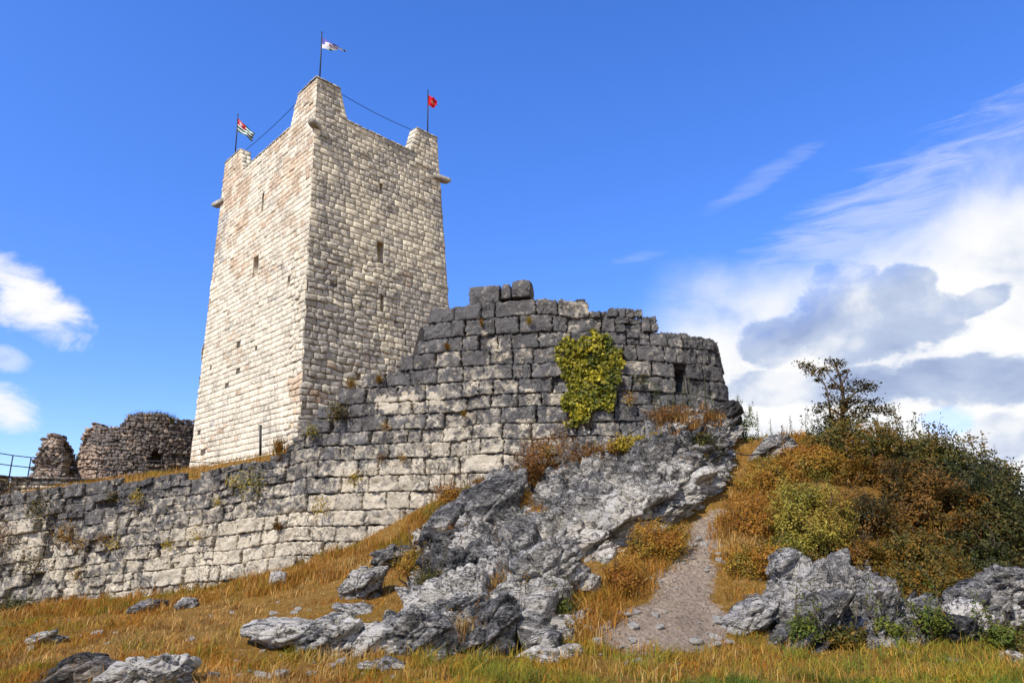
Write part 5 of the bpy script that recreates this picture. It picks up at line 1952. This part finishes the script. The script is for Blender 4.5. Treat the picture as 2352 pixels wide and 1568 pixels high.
# ------------------------------------------------------------------ plants rooted in the wall
def wall_plant(px, py, r, pal, label, n=120, leaf=.05, hang=0.0, seed=0, grassy=False):
    rng = np.random.default_rng(seed)
    p, nr = wall_point(px, py, 0.10)
    k = p[1] / F
    R_ = r * k * 1.3
    n = int(n * 1.6)
    t = thing('wall_plant', p, label, 'plant', 'plants growing in the joints of the wall')
    mb = MB()
    if grassy:
        q = p + rng.normal(0, R_ * .25, (n, 3))
        V, Q, T, C = blades(q, rng.uniform(.5, 1.4, n) * R_, np.full(n, .018), pal_pick(pal, n, rng), rng, 1.4, np.array([0, 0, 0.75]) + nr * 0.45)
        mb.add(V, Q, T, C)
    else:
        D = rng.normal(0, 0.5, (n, 3))
        D = np.clip(D, -1.1, 1.1)
        q = p + nr * R_ * 0.6 + D * R_ * np.array([1.0, .6, 1.0]) + np.array([0, 0, -hang * R_])
        V, T = leaf_arrays(q, 1.35 * leaf * rng.uniform(.6, 1.3, n), nr * .6 + np.array([0, 0, .5]) + 0 * q, rng)
        mb.add(V, T=T, tone=np.repeat(pal_pick(pal, n, rng), 5, 0))
    mb.build('leaves', M['leaf'], t, loc=p)
    st = MB()
    for _ in range(4):
        e = p + (mb.V[0][rng.integers(len(mb.V[0]))] - p) * .9
        st.tube(catmull([p - nr * .05, (p + e) / 2 + nr * .03, e], 5), np.linspace(.010, .004, 5), 4)
    st.build('stem', M['bark'], t, loc=p)


for i, a in enumerate((
        (782, 946, 17, OLIVE, 'dark green plant in the joint just below the stepped edge of the bastion', 190, .055, 0, False),
        (724, 990, 14, YEL, 'yellow-green plant beside the lowest step of the bastion, nearest the tower corner', 110, .05, 0, False),
        (893, 982, 9, ORANGE, 'small orange tuft alone on the grey stones right of the dark green plant', 70, .04, 0, False),
        (810, 886, 15, STRAW, 'dry pinkish grass on the step above the dark green plant', 60, .04, 0, True),
        (874, 876, 12, ORANGE, 'small orange tuft on the step in front of the dark square hole of the tower', 60, .04, 0, True),
        (590, 1108, 26, YEL, 'spreading yellow-green plant below the black post', 220, .055, 0, False),
        (545, 1108, 12, GOLD, 'little golden plant left of the yellow-green plant under the post', 70, .05, 0, False),
        (645, 1036, 24, ORANGE, 'rusty tuft on the wall top right of the black post', 120, .04, 0, True),
        (113, 1160, 24, OLIVE, 'big green plant hanging near the top of the wall at the left', 260, .055, .3, False),
        (168, 1213, 22, ORANGE, 'rust orange plant hanging below and right of the big green one', 200, .045, .4, False),
        (200, 1250, 14, ORANGE, 'small orange clump under the rust orange plant', 90, .045, 0, False),
        (248, 1232, 12, BROWN, 'brown clump between two pale blocks in the left part of the wall', 90, .045, .3, False),
        (95, 1275, 24, OLIVE, 'straggling orange and green plant low on the far left of the wall', 170, .05, .4, False),
        (22, 1225, 26, BROWN, 'brown plant at the left edge of the picture', 220, .05, .2, False),
        (10, 1262, 24, DARK, 'dark green plant under the brown one at the left edge', 200, .05, .2, False),
        (265, 1140, 12, OLIVE, 'grey-green tuft high on the wall left of the bleached block', 80, .045, 0, False),
        (325, 1142, 13, GOLD, 'yellow plant high on the wall above a long shadowed joint', 110, .045, 0, False),
        (270, 1240, 12, GOLD, 'yellow streak of plants in a joint of the left wall', 70, .045, .5, False),
        (395, 1250, 10, GOLD, 'golden tuft low in the middle of the left wall', 60, .045, 0, False),
        (462, 1228, 14, GOLD, 'flat golden plant on a ledge of the left wall', 80, .045, 0, False),
        (508, 1152, 10, GOLD, 'golden tuft below the spreading plant under the post', 60, .045, 0, False),
        (188, 1318, 13, ORANGE, 'orange clump near the foot of the wall on the left', 90, .045, 0, False),
        (643, 1212, 13, BROWN, 'dark red twiggy plant on the pale stones under the tower corner', 70, .04, 0, True),
        (745, 1163, 16, GOLD, 'orange-yellow plant on the pale stones right of the red twiggy one', 110, .045, 0, False),
        (820, 1100, 13, GOLD, 'yellow tuft on a cream block in the middle of the wall', 70, .045, 0, False),
        (881, 1052, 10, BROWN, 'small red tuft in the middle of the wall', 60, .04, 0, False),
        (929, 1052, 9, ORANGE, 'small orange tuft right of the red one in the middle of the wall', 50, .04, 0, False),
        (1216, 742, 9, GOLD, 'golden tuft high on the bastion under the flat top', 50, .045, 0, True),
        (1107, 746, 8, ORANGE, 'little orange tuft high on the left of the bastion', 45, .04, 0, True),
        (1030, 800, 9, ORANGE, 'orange tuft on the upper left of the bastion beside a white scar', 50, .04, 0, True),
        (1442, 918, 12, ORANGE, 'orange tuft right of the ivy near the foot of the bastion', 90, .045, 0, False),
        (1470, 876, 15, DARK, 'dark green plant on the bastion right of the ivy', 110, .05, 0, False),
        (1068, 955, 9, ORANGE, 'tiny orange tuft in the middle of the bastion stones', 45, .04, 0, True))):
    px, py, r, pal, lab, n, lf, hang, gr = a
    wall_plant(px, py, r, pal, lab, n, lf, hang, 400 + i, gr)


def weed(px, py, Y, hpx, label, seed, grp='tall green weeds'):
    rng = np.random.default_rng(seed)
    p = at(px, py, Y)
    L = hpx * Y / F
    t = thing('weed', p, label, 'weed', grp)
    e = p + np.array([rng.normal(0, .08) * L, 0, L])
    pts = catmull([p - [0, 0, .1], (p + e) / 2 + [rng.normal(0, .03), 0, 0], e], 10)
    st = MB()
    st.tube(pts, np.linspace(.012, .004, 10), 5, (.06, .075, .02))
    st.build('stem', M['leaf'], t, loc=p)
    n = int(70 * L)
    f = rng.random(n) ** .8
    q = pts[0] + (pts[-1] - pts[0]) * f[:, None] + rng.normal(0, .035, (n, 3)) * (1.25 - f)[:, None]
    V, T = leaf_arrays(q, .07 * rng.uniform(.6, 1.2, n) * (1.2 - .6 * f), rng.normal(0, .6, (n, 3)) + [0, -.4, .3], rng, .35)
    mb = MB()
    mb.add(V, T=T, tone=np.repeat(pal_pick([(.03, .045, .012), (.06, .08, .018), (.10, .115, .025)], n, rng), 5, 0))
    mb.build('leaves', M['leaf'], t, loc=p)


for i, (px, py, h) in enumerate(((1505, 945, 78), (1518, 940, 60), (1548, 945, 72), (1572, 940, 70), (1588, 945, 85), (1600, 945, 60), (1622, 945, 78), (1638, 950, 55), (1534, 945, 50))):
    weed(px, py, 21.2, h, 'tall thin green weed in front of the small dark opening of the bastion', 500 + i)
for i, (px, py, h, lab) in enumerate(((1742, 1005, 62, 'thin dry weed on the crest nearest the bastion corner'), (1772, 1005, 44, 'bushy weed on the crest second from the bastion corner'),
                                      (1819, 1002, 48, 'single upright weed in the middle of the crest'), (1857, 1005, 62, 'tallest weed on the crest left of the small tree'),
                                      (1868, 1005, 44, 'short weed touching the tallest one beside the small tree'))):
    weed(px, py, 21.6, h, lab, 520 + i, 'weeds on the crest')

# ------------------------------------------------------------------ opening of the bastion, hoses, post
ob = MB()
su, zu = np.array([sO0, sO1, sO1, sO0]), np.array([zO0, zO0, zO1, zO1])
fr, bk = wmap_c(su, zu, np.full(4, -0.05)), wmap_c(su, zu, np.full(4, -1.3))
ob.add(np.concatenate([fr, bk]), [(0, 1, 5, 4), (1, 2, 6, 5), (2, 3, 7, 6), (3, 0, 4, 7), (4, 5, 6, 7)], tone=(.4, .9, .0))
ob.build('opening', M['wall'], bast, loc=fr.mean(0), smooth=False)

for (lab, pts) in (('thin black hose lying along the foot of the wall above the leaning slab', [(930, 1238, 20.6), (979, 1203, 19.9), (1020, 1170, 19.6), (1058, 1138, 19.5), (1100, 1112, 19.6)]),
                   ('thin black hose running up the dry ledge below the right of the ivy', [(1345, 1068, 19.3), (1390, 1035, 19.4), (1430, 1005, 19.7), (1480, 975, 20.3)]),
                   ('black hose sagging over the rocks right of the bastion corner', [(1650, 1000, 20.6), (1672, 1022, 20.4), (1692, 1040, 20.3), (1720, 1045, 20.3), (1760, 1040, 20.6)])):
    mb = MB()
    P = np.array([at(*p) for p in pts])
    mb.tube(catmull(P, 40), .016, 6)
    tag(mb.build('hose', M['cable'], None, loc=P[0]), lab, 'hose')
mb = MB()
p0, p1 = at(598, 1046, 29.0), at(598.6, 978, 29.0)
mb.box((p0 + p1) / 2, (.04, 0, 0), (0, .03, 0), (p1 - p0) / 2)
mb.box(p1 + [0, 0, .02], (.045, 0, 0), (0, .035, 0), (0, 0, .02))
tag(mb.build('post', M['iron'], None, loc=p0, smooth=False), 'slim black post standing on the wall top in front of the tower', 'post')


# ------------------------------------------------------------------ flags
def flag(base, top, corners, Y, pattern, label, seed, cat='flag'):
    """pole from base to top (picture points) and a cloth with four picture corners: hoist top, hoist bottom, fly bottom, fly top"""
    b, t_ = at(base[0], base[1], Y), at(top[0], top[1], Y)
    t = thing('flagpole', b, label, cat)
    mb = MB()
    mb.tube([b - [0, 0, .5], (b + t_) / 2, t_], [.04, .036, .028], 7)
    mb.tube([t_ + [0, 0, -.02], t_ + [0, 0, .04], t_ + [0, 0, .09]], [.02, .045, .012], 7)
    mb.build('pole', M['iron'], t, loc=b)
    c = np.array([at(x, y, Y) for (x, y) in corners])
    nu, nv_ = 72, 48
    u, v = np.meshgrid(np.linspace(0, 1, nu), np.linspace(0, 1, nv_))
    S = (c[0] * (1 - u[..., None]) + c[3] * u[..., None]) * (1 - v[..., None]) + (c[1] * (1 - u[..., None]) + c[2] * u[..., None]) * v[..., None]
    rng = np.random.default_rng(seed)
    ph = rng.random() * 6
    S[..., 1] += u * (0.16 * np.sin(u * 8 + v * 3 + ph) + 0.07 * np.sin(u * 17 - v * 5 + ph))
    S[..., 2] += u * 0.05 * np.sin(u * 9 + ph) - 0.10 * u * (1 - u)
    C = pattern(u, v)
    back = S + np.array([0, 0.006, 0])
    g = grid_faces(nu, nv_)
    mesh('flag', np.concatenate([S.reshape(-1, 3), back.reshape(-1, 3)]), np.concatenate([g, g[:, ::-1] + nu * nv_]), M['cloth'], t, S[0, 0], np.concatenate([C.reshape(-1, 3)] * 2))
    return t


m, N = new_mat('flag_cloth')
a_ = N.n('ShaderNodeAttribute', attribute_name='tone')
finish(N, a_.outputs['Color'], 0.8, translucent=0.35)
M['cloth'] = m


def pat_striped(u, v):
    C = np.zeros(u.shape + (3,))
    k = np.floor(v * 7).astype(int)
    C[:] = np.where((k % 2 == 0)[..., None], (0.01, 0.13, 0.055), (0.85, 0.85, 0.85))
    can = (u < 0.45) & (v < 3 / 7)
    C[can] = (0.62, 0.008, 0.02)
    x, y = u / 0.45, v / (3 / 7)
    palm = ((x - .5) / .13) ** 2 + ((y - .68) / .17) ** 2 < 1
    for k_, (fx, ln) in enumerate(((.40, .36), (.46, .30), (.53, .30), (.60, .36))):
        palm |= (np.abs(x - fx) < .028) & (y > ln) & (y < .65)
    palm |= (np.abs(x - .35 - (y - .6) * .3) < .03) & (y > .52) & (y < .72)
    for k_ in range(7):
        a = PI * (0.08 + 0.84 * k_ / 6)
        palm |= ((x - .5 + .33 * math.cos(a)) ** 2 + (y - .55 + .42 * math.sin(a)) ** 2) < .045 ** 2
    C[palm & can] = (0.85, 0.85, 0.85)
    return C


def pat_white(u, v):
    C = np.full(u.shape + (3,), 0.82)
    C[(v < 0.30 - 0.25 * u) | (u < .12) & (v < .6)] = (0.16, 0.17, 0.55)
    C[(v > 0.84) & (u > .3) | (u > .86) & (v > .4)] = (0.03, 0.16, 0.07)
    n = vnoise(np.stack([u * 16, v * 8, 0 * u], -1), 3)
    mk = (n > 0.30) & (u > .30) & (u < .74) & (v > .25) & (v < .72)
    C[mk] = (0.30, 0.10, 0.16)
    C[(vnoise(np.stack([u * 14, v * 9, 0 * u + 5], -1), 4) > .36) & (u > .4) & (u < .8) & (v > .2) & (v < .7)] = (0.35, 0.35, 0.55)
    return C


def pat_red(u, v):
    C = np.zeros(u.shape + (3,))
    C[:] = (0.68, 0.01, 0.03)
    r = np.hypot((u - .52) * 1.2, v - .5)
    a = np.arctan2(v - .5, u - .52)
    C[r < .15 + .05 * np.cos(8 * a)] = (0.80, 0.62, 0.30)
    C[r < .07] = (0.75, 0.15, 0.08)
    return C


flag((541, 351), (546.5, 265), [(545.6, 271), (543.6, 300), (577, 320), (588, 309)], P2[1] - .1, pat_striped, 'green and white striped flag with red canton on a pole at the left tower horn', 1)
flag((735, 181), (739.3, 76), [(740.4, 86), (739.6, 111.5), (792, 117), (797.5, 119)], P0[1] + .5, pat_white, 'white and blue flag with small dark marks on the highest pole above the middle horn', 2)
flag((982.6, 309), (983, 209), [(983, 217), (982.6, 242), (1003.5, 247.5), (1004, 230)], P1[1] + .3, pat_red, 'red flag with a pale emblem on a pole at the right tower horn', 3)
for (face, out, pa, pb, lab) in ((FL, oL, (679, 236), (562, 344), 'thin dark cable strung between the middle and the left tower horns'),
                                 (FR, oR, (785, 215), (948.5, 298), 'thin dark cable strung between the middle and the right tower horns')):
    (ua, za), (ub_, zb_) = face.inv(*pa), face.inv(*pb)
    a, b = face(np.array(ua), np.array(za), np.array(-.06)), face(np.array(ub_), np.array(zb_), np.array(-.06))
    f = np.linspace(0, 1, 20)[:, None]
    q = a * (1 - f) + b * f
    q[:, 2] -= 0.10 * np.sin(PI * f[:, 0])
    mb = MB()
    mb.tube(q, .016, 5)
    tag(mb.build('cable', M['cable'], None, loc=a), lab, 'cable')

# ------------------------------------------------------------------ ruined round tower, broken wall, terrace and railing at the left
rc_ = at(352, 1060, 46.0)
RR = 4.75
RB = at(352, 1100, 46.0)[2] - 1.2
RS = np.array([(150, 1120), (172, 1085), (188, 1045), (197, 1012), (215, 982), (238, 972), (262, 975), (282, 966), (300, 952), (330, 948), (372, 948), (395, 958), (420, 962), (445, 965), (520, 985), (600, 1010)], float)


def cyl(s, z, d):
    a = np.asarray(s) / RR
    return np.stack([rc_[0] + (RR + d) * np.sin(a), rc_[1] - (RR + d) * np.cos(a), z + 0 * a], -1)


rng = np.random.default_rng(33)
ru = thing('ruined_tower', (rc_[0], rc_[1], RB), 'low round ruined tower of dark rubble with an arched opening, behind the pale tower', 'ruin')
rect, tone, dex = [], [], []
z = RB
hA = [None]
aw0, aw1 = None, None
cc = np.linspace(-PI * .55, PI * .6, 400)
cpx, _ = proj(cyl(cc * RR, np.full(400, RB + 2.5), np.zeros(400)))
k_ = np.argmin(cpx)
aw0, aw1 = np.interp(348, cpx[k_:], cc[k_:]) * RR, np.interp(375, cpx[k_:], cc[k_:]) * RR
aYs = cyl(np.array((aw0 + aw1) / 2), np.array(RB), np.array(0.))[1]
aZ0, aZ1 = at(361, 1067, aYs)[2], at(361, 1031, aYs)[2]
while z < RB + 6.5:
    h = rng.uniform(.14, .22)
    s = -RR * PI * .62
    while s < RR * PI * .62:
        w_ = rng.uniform(.15, .36)
        zm = z + h / 2
        px, py = proj(cyl(np.array(s + w_ / 2), np.array(z + h * .7), np.array(0.0)))
        front = abs((s + w_ / 2) / RR) < PI * .5
        lim = np.interp(px, RS[:, 0], RS[:, 1])
        arch = aZ1 - 0.35 * ((s + w_ / 2 - (aw0 + aw1) / 2) / ((aw1 - aw0) / 2)) ** 2
        if py > lim and not (s + w_ > aw0 and s < aw1 and aZ0 < zm < arch + .1):
            rect.append((s, s + w_, z, z + h))
            fresh = np.clip((265 - px) / 60, 0, 1) * np.clip((py - 1015) / 30, 0, 1)
            tone.append((rng.normal(.5, .25), .75 - .55 * fresh + rng.normal(0, .15), .1 + .6 * fresh + .3 * (rng.random() < .2)))
            dex.append(-.10 if rng.random() < .05 else 0)
        s += w_
    z += h
rect = np.array(rect)
v, q, c = blocks(rect, cyl, .02, .07, .0, 9, np.clip(np.array(tone), 0, 1.4), d_var=.035, jit=.13, jscale=1.5, na=6, nb=6, back=.10, dextra=dex, chip=.025, nfreq=4.5)
mb = MB()
mb.add(v, q, tone=c)
mb.build('wall', M['ruin'], ru, smooth=False)
aa = np.linspace(-RR * PI * .62, RR * PI * .62, 160)
ztop = []
for s in aa:
    zz = np.linspace(RB, RB + 6.5, 90)
    px, py = proj(cyl(np.full(90, s), zz, np.zeros(90)))
    ok = py > np.interp(px, RS[:, 0], RS[:, 1]) + 6
    ztop.append(zz[ok].max() if ok.any() else RB)
ztop = np.array(ztop) - .05
G = RB + (ztop - RB)[None] * np.linspace(0, 1, 40)[:, None]
fo = cyl(np.broadcast_to(aa, G.shape), G, np.full(G.shape, -.09))
fi = cyl(np.broadcast_to(aa, G.shape), G, np.full(G.shape, -1.3))
Fq = grid_faces(160, 40)
cs = np.broadcast_to(aa, G.shape).reshape(-1)[Fq].mean(1)
czq = G.reshape(-1)[Fq].mean(1)
kp = ~((cs > aw0) & (cs < aw1) & (czq > aZ0) & (czq < aZ1 - .35 * ((cs - (aw0 + aw1) / 2) / ((aw1 - aw0) / 2)) ** 2))
mb = MB()
mb.add(fo, Fq[kp], tone=(.5, .8, .1))
mb.add(fi, Fq, tone=(.5, .8, .1))
mb.add(np.concatenate([fo[-1], fi[-1]]), grid_faces(160, 2), tone=(.5, .8, .1))
mb.build('core', M['mortar'], ru)
mb = MB()
th = np.linspace(0, PI, 9)
ho, zc0 = (aw1 - aw0) / 2, aZ1 - (aw1 - aw0) / 2
prof = [(aw0, aZ0)] + [((aw0 + aw1) / 2 - ho * math.cos(t), zc0 + ho * math.sin(t) * .8) for t in th] + [(aw1, aZ0)]
pa = np.array(prof)
fr, bk = cyl(pa[:, 0], pa[:, 1], np.full(len(pa), -.03)), cyl(pa[:, 0], pa[:, 1], np.full(len(pa), -1.2))
n = len(pa)
mb.add(np.concatenate([fr, bk]), [(i, (i + 1) % n, n + (i + 1) % n, n + i) for i in range(n)] + [], [(n, n + i, n + i + 1) for i in range(1, n - 1)], tone=(.3, .9, .1))
mb.build('opening', M['ruin'], ru, loc=fr.mean(0), smooth=False)


def rubble_pile(name, prof_px, Y, thick, label, seed, fresh=0.3):
    """a broken piece of rubble wall: small rough stones stacked inside an outline, back to front"""
    rng = np.random.default_rng(seed)
    pr = np.array(prof_px, float)
    mb = MB()
    W3 = np.array([at(x, y, Y) for x, y in pr])
    lo, hi = W3.min(0), W3.max(0)
    zz = lo[2] - .5
    rects, tn = [], []
    while zz < hi[2]:
        h = rng.uniform(.13, .22)
        x = lo[0] - rng.uniform(0, .2)
        while x < hi[0]:
            w_ = rng.uniform(.14, .32)
            px, py = proj(np.array([x + w_ / 2, Y, zz + h / 2]))
            if in_poly(np.array([px]), np.array([py]), pr)[0]:
                rects.append((x, x + w_, zz, zz + h))
                f = fresh * (fbm(np.array([x * .7, zz * .7, seed]), 2) + .6)
                tn.append((rng.normal(.5, .25), .8 - f + rng.normal(0, .15), .1 + f))
            x += w_
        zz += h
    rects, tn = np.array(rects), np.clip(np.array(tn), 0, 1.4)
    for (yo, sg) in ((-thick / 2, 1), (thick / 2, -1)):
        def fm(s, z, d, yo=yo, sg=sg):
            bul = 0.35 * fbm(np.stack([np.asarray(s) * .9, np.asarray(z) * .9, 0 * np.asarray(z) + seed], -1), 2, seed=seed)
            return np.stack([s + 0 * d, Y + yo - sg * (d + bul), z + 0 * d], -1)
        v, q, c = blocks(rects, fm, .012, .08, .01, seed, tn, d_var=.05, jit=.14, jscale=1.6, na=6, nb=6, back=thick / 2 if sg == 1 else .2, chip=.03)
        mb.add(v, q, tone=c)
    return tag(mb.build(name, M['ruin'], None, loc=[(lo[0] + hi[0]) / 2, Y, lo[2] - .5]), label, 'ruin')


rubble_pile('broken_wall', [(78, 1125), (82, 1078), (92, 1062), (108, 1040), (107, 1015), (118, 1004), (142, 1006), (150, 1022), (160, 1042), (166, 1062), (172, 1125)], 41.5, 1.3,
            'ragged stump of broken rubble wall left of the round ruin', 7)
rubble_pile('broken_wall', [(165, 1125), (170, 1092), (182, 1055), (200, 1025), (214, 990), (226, 975), (240, 985), (252, 1010), (262, 1050), (268, 1125)], 42.6, 1.2,
            'pinkish broken wall end against the left side of the round ruin', 8, .75)
# plants on the ruin
rng = np.random.default_rng(41)
for (x0, x1, y, n, h, lab) in ((290, 400, 955, 900, .55, 'dry brown bush growing along the top of the round ruin'),
                               (340, 372, 1092, 200, .35, 'yellow plants at the foot of the round ruin'), (195, 260, 980, 80, .4, 'thin weeds on the broken edge of the round ruin')):
    X = rng.uniform(x0, x1, n)
    P = np.array([at(x, np.interp(x, RS[:, 0], RS[:, 1]) + 14 if y < 1000 else y, (41.9 if y < 1000 else 39.5) + rng.uniform(0, .9)) for x in X])
    V, Q, T, C = blades(P, h * rng.uniform(.3, 1.1, n), np.full(n, .035), pal_pick(OLIVE if h > .45 else STRAW if h > .38 else GOLD, n, rng), rng, 1.3)
    mb = MB()
    mb.add(V, Q, T, C)
    tag(mb.build('ruin_plant', M['blade'], None, loc=P[0]), lab, 'plant')

# terrace wall with a slab coping
TA, TBp, TC = at(-140, 1160, 29.6), at(26, 1095, 33.0), at(236, 1094, 34.0)
TA[2] = TBp[2] = TC[2] = at(26, 1094, 33.0)[2]
ter = thing('terrace_wall', TBp - [0, 0, 1.4], 'low masonry terrace wall with flat slab coping under the iron railing', 'wall')
mb, cp, coreb = MB(), MB(), MB()
rng = np.random.default_rng(51)
for (a, b) in ((TA, TBp), (TBp, TC)):
    L = np.linalg.norm((b - a)[:2])
    d = (b - a) / L
    nn = np.array([d[1], -d[0], 0])

    def fm(s, z, dd, a=a, d=d, nn=nn):
        return a * [1, 1, 0] + np.asarray(s)[..., None] * d * [1, 1, 0] + np.asarray(dd)[..., None] * nn + np.asarray(z)[..., None] * np.array([0, 0, 1.0])
    rects, tn = [], []
    z = TBp[2] - 1.7
    while z < TBp[2] - .12:
        h = min(rng.uniform(.14, .24), TBp[2] - .08 - z)
        us = cut(0, L, .38, .4, rng)
        for u0, u1 in zip(us[:-1], us[1:]):
            rects.append((u0, u1, z, z + h))
            tn.append((rng.normal(.5, .2), .5 + rng.normal(0, .2), .15))
        z += h
    v, q, c = blocks(rects, fm, .02, .03, .015, 3, np.clip(tn, 0, 1), d_var=.015, jit=.03, na=6, nb=5, back=.06, chip=.01)
    mb.add(v, q, tone=c)
    coreb.add(fm(np.array([0, L, L, 0]), np.array([TBp[2] - 1.8] * 2 + [TBp[2] - .09] * 2), np.full(4, -.05)), [(0, 1, 2, 3)], tone=(.5, .6, .1))
    us = cut(0, L, .9, .2, rng)
    for u0, u1 in zip(us[:-1], us[1:]):
        c0 = fm(np.array((u0 + u1) / 2), np.array(TBp[2] - .035), np.array(-.32))
        cp.box(c0, d * [1, 1, 0] * ((u1 - u0) / 2 - .008), nn * .40, (0, 0, .045), (.3 + .3 * rng.random(), .8, .1))
mb.build('stonework', M['wall'], ter)
coreb.build('core', M['mortar'], ter, smooth=False)
cp.build('coping', M['wall'], ter, smooth=False)
# iron railing on the terrace
ral = thing('railing', TBp, 'thin dark iron railing running along the terrace wall at the left edge', 'railing')
RH = at(39, 1049, 33.2)[2] - TBp[2]
ra = [TA + (TBp - TA) * f for f in (-.2, .45, .78, 1.0)]
rbx = [TBp + (TC - TBp) * f for f in (0.06, .82, 1.35, 1.8, 2.25)]
line = [p + np.array([0.25, .35, 0]) for p in ra[:-1] + rbx]
for p in line:
    m_ = MB()
    m_.tube([p - [0, 0, .1], p + [0, 0, RH]], .026, 6)
    m_.build('post', M['iron'], ral, loc=p)
for hh in (RH, RH * .5):
    m_ = MB()
    for a, b in zip(line[:-1], line[1:]):
        m_.tube([a + [0, 0, hh], b + [0, 0, hh]], .022, 6)
    m_.build('rail', M['iron'], ral, loc=line[0] + [0, 0, hh])
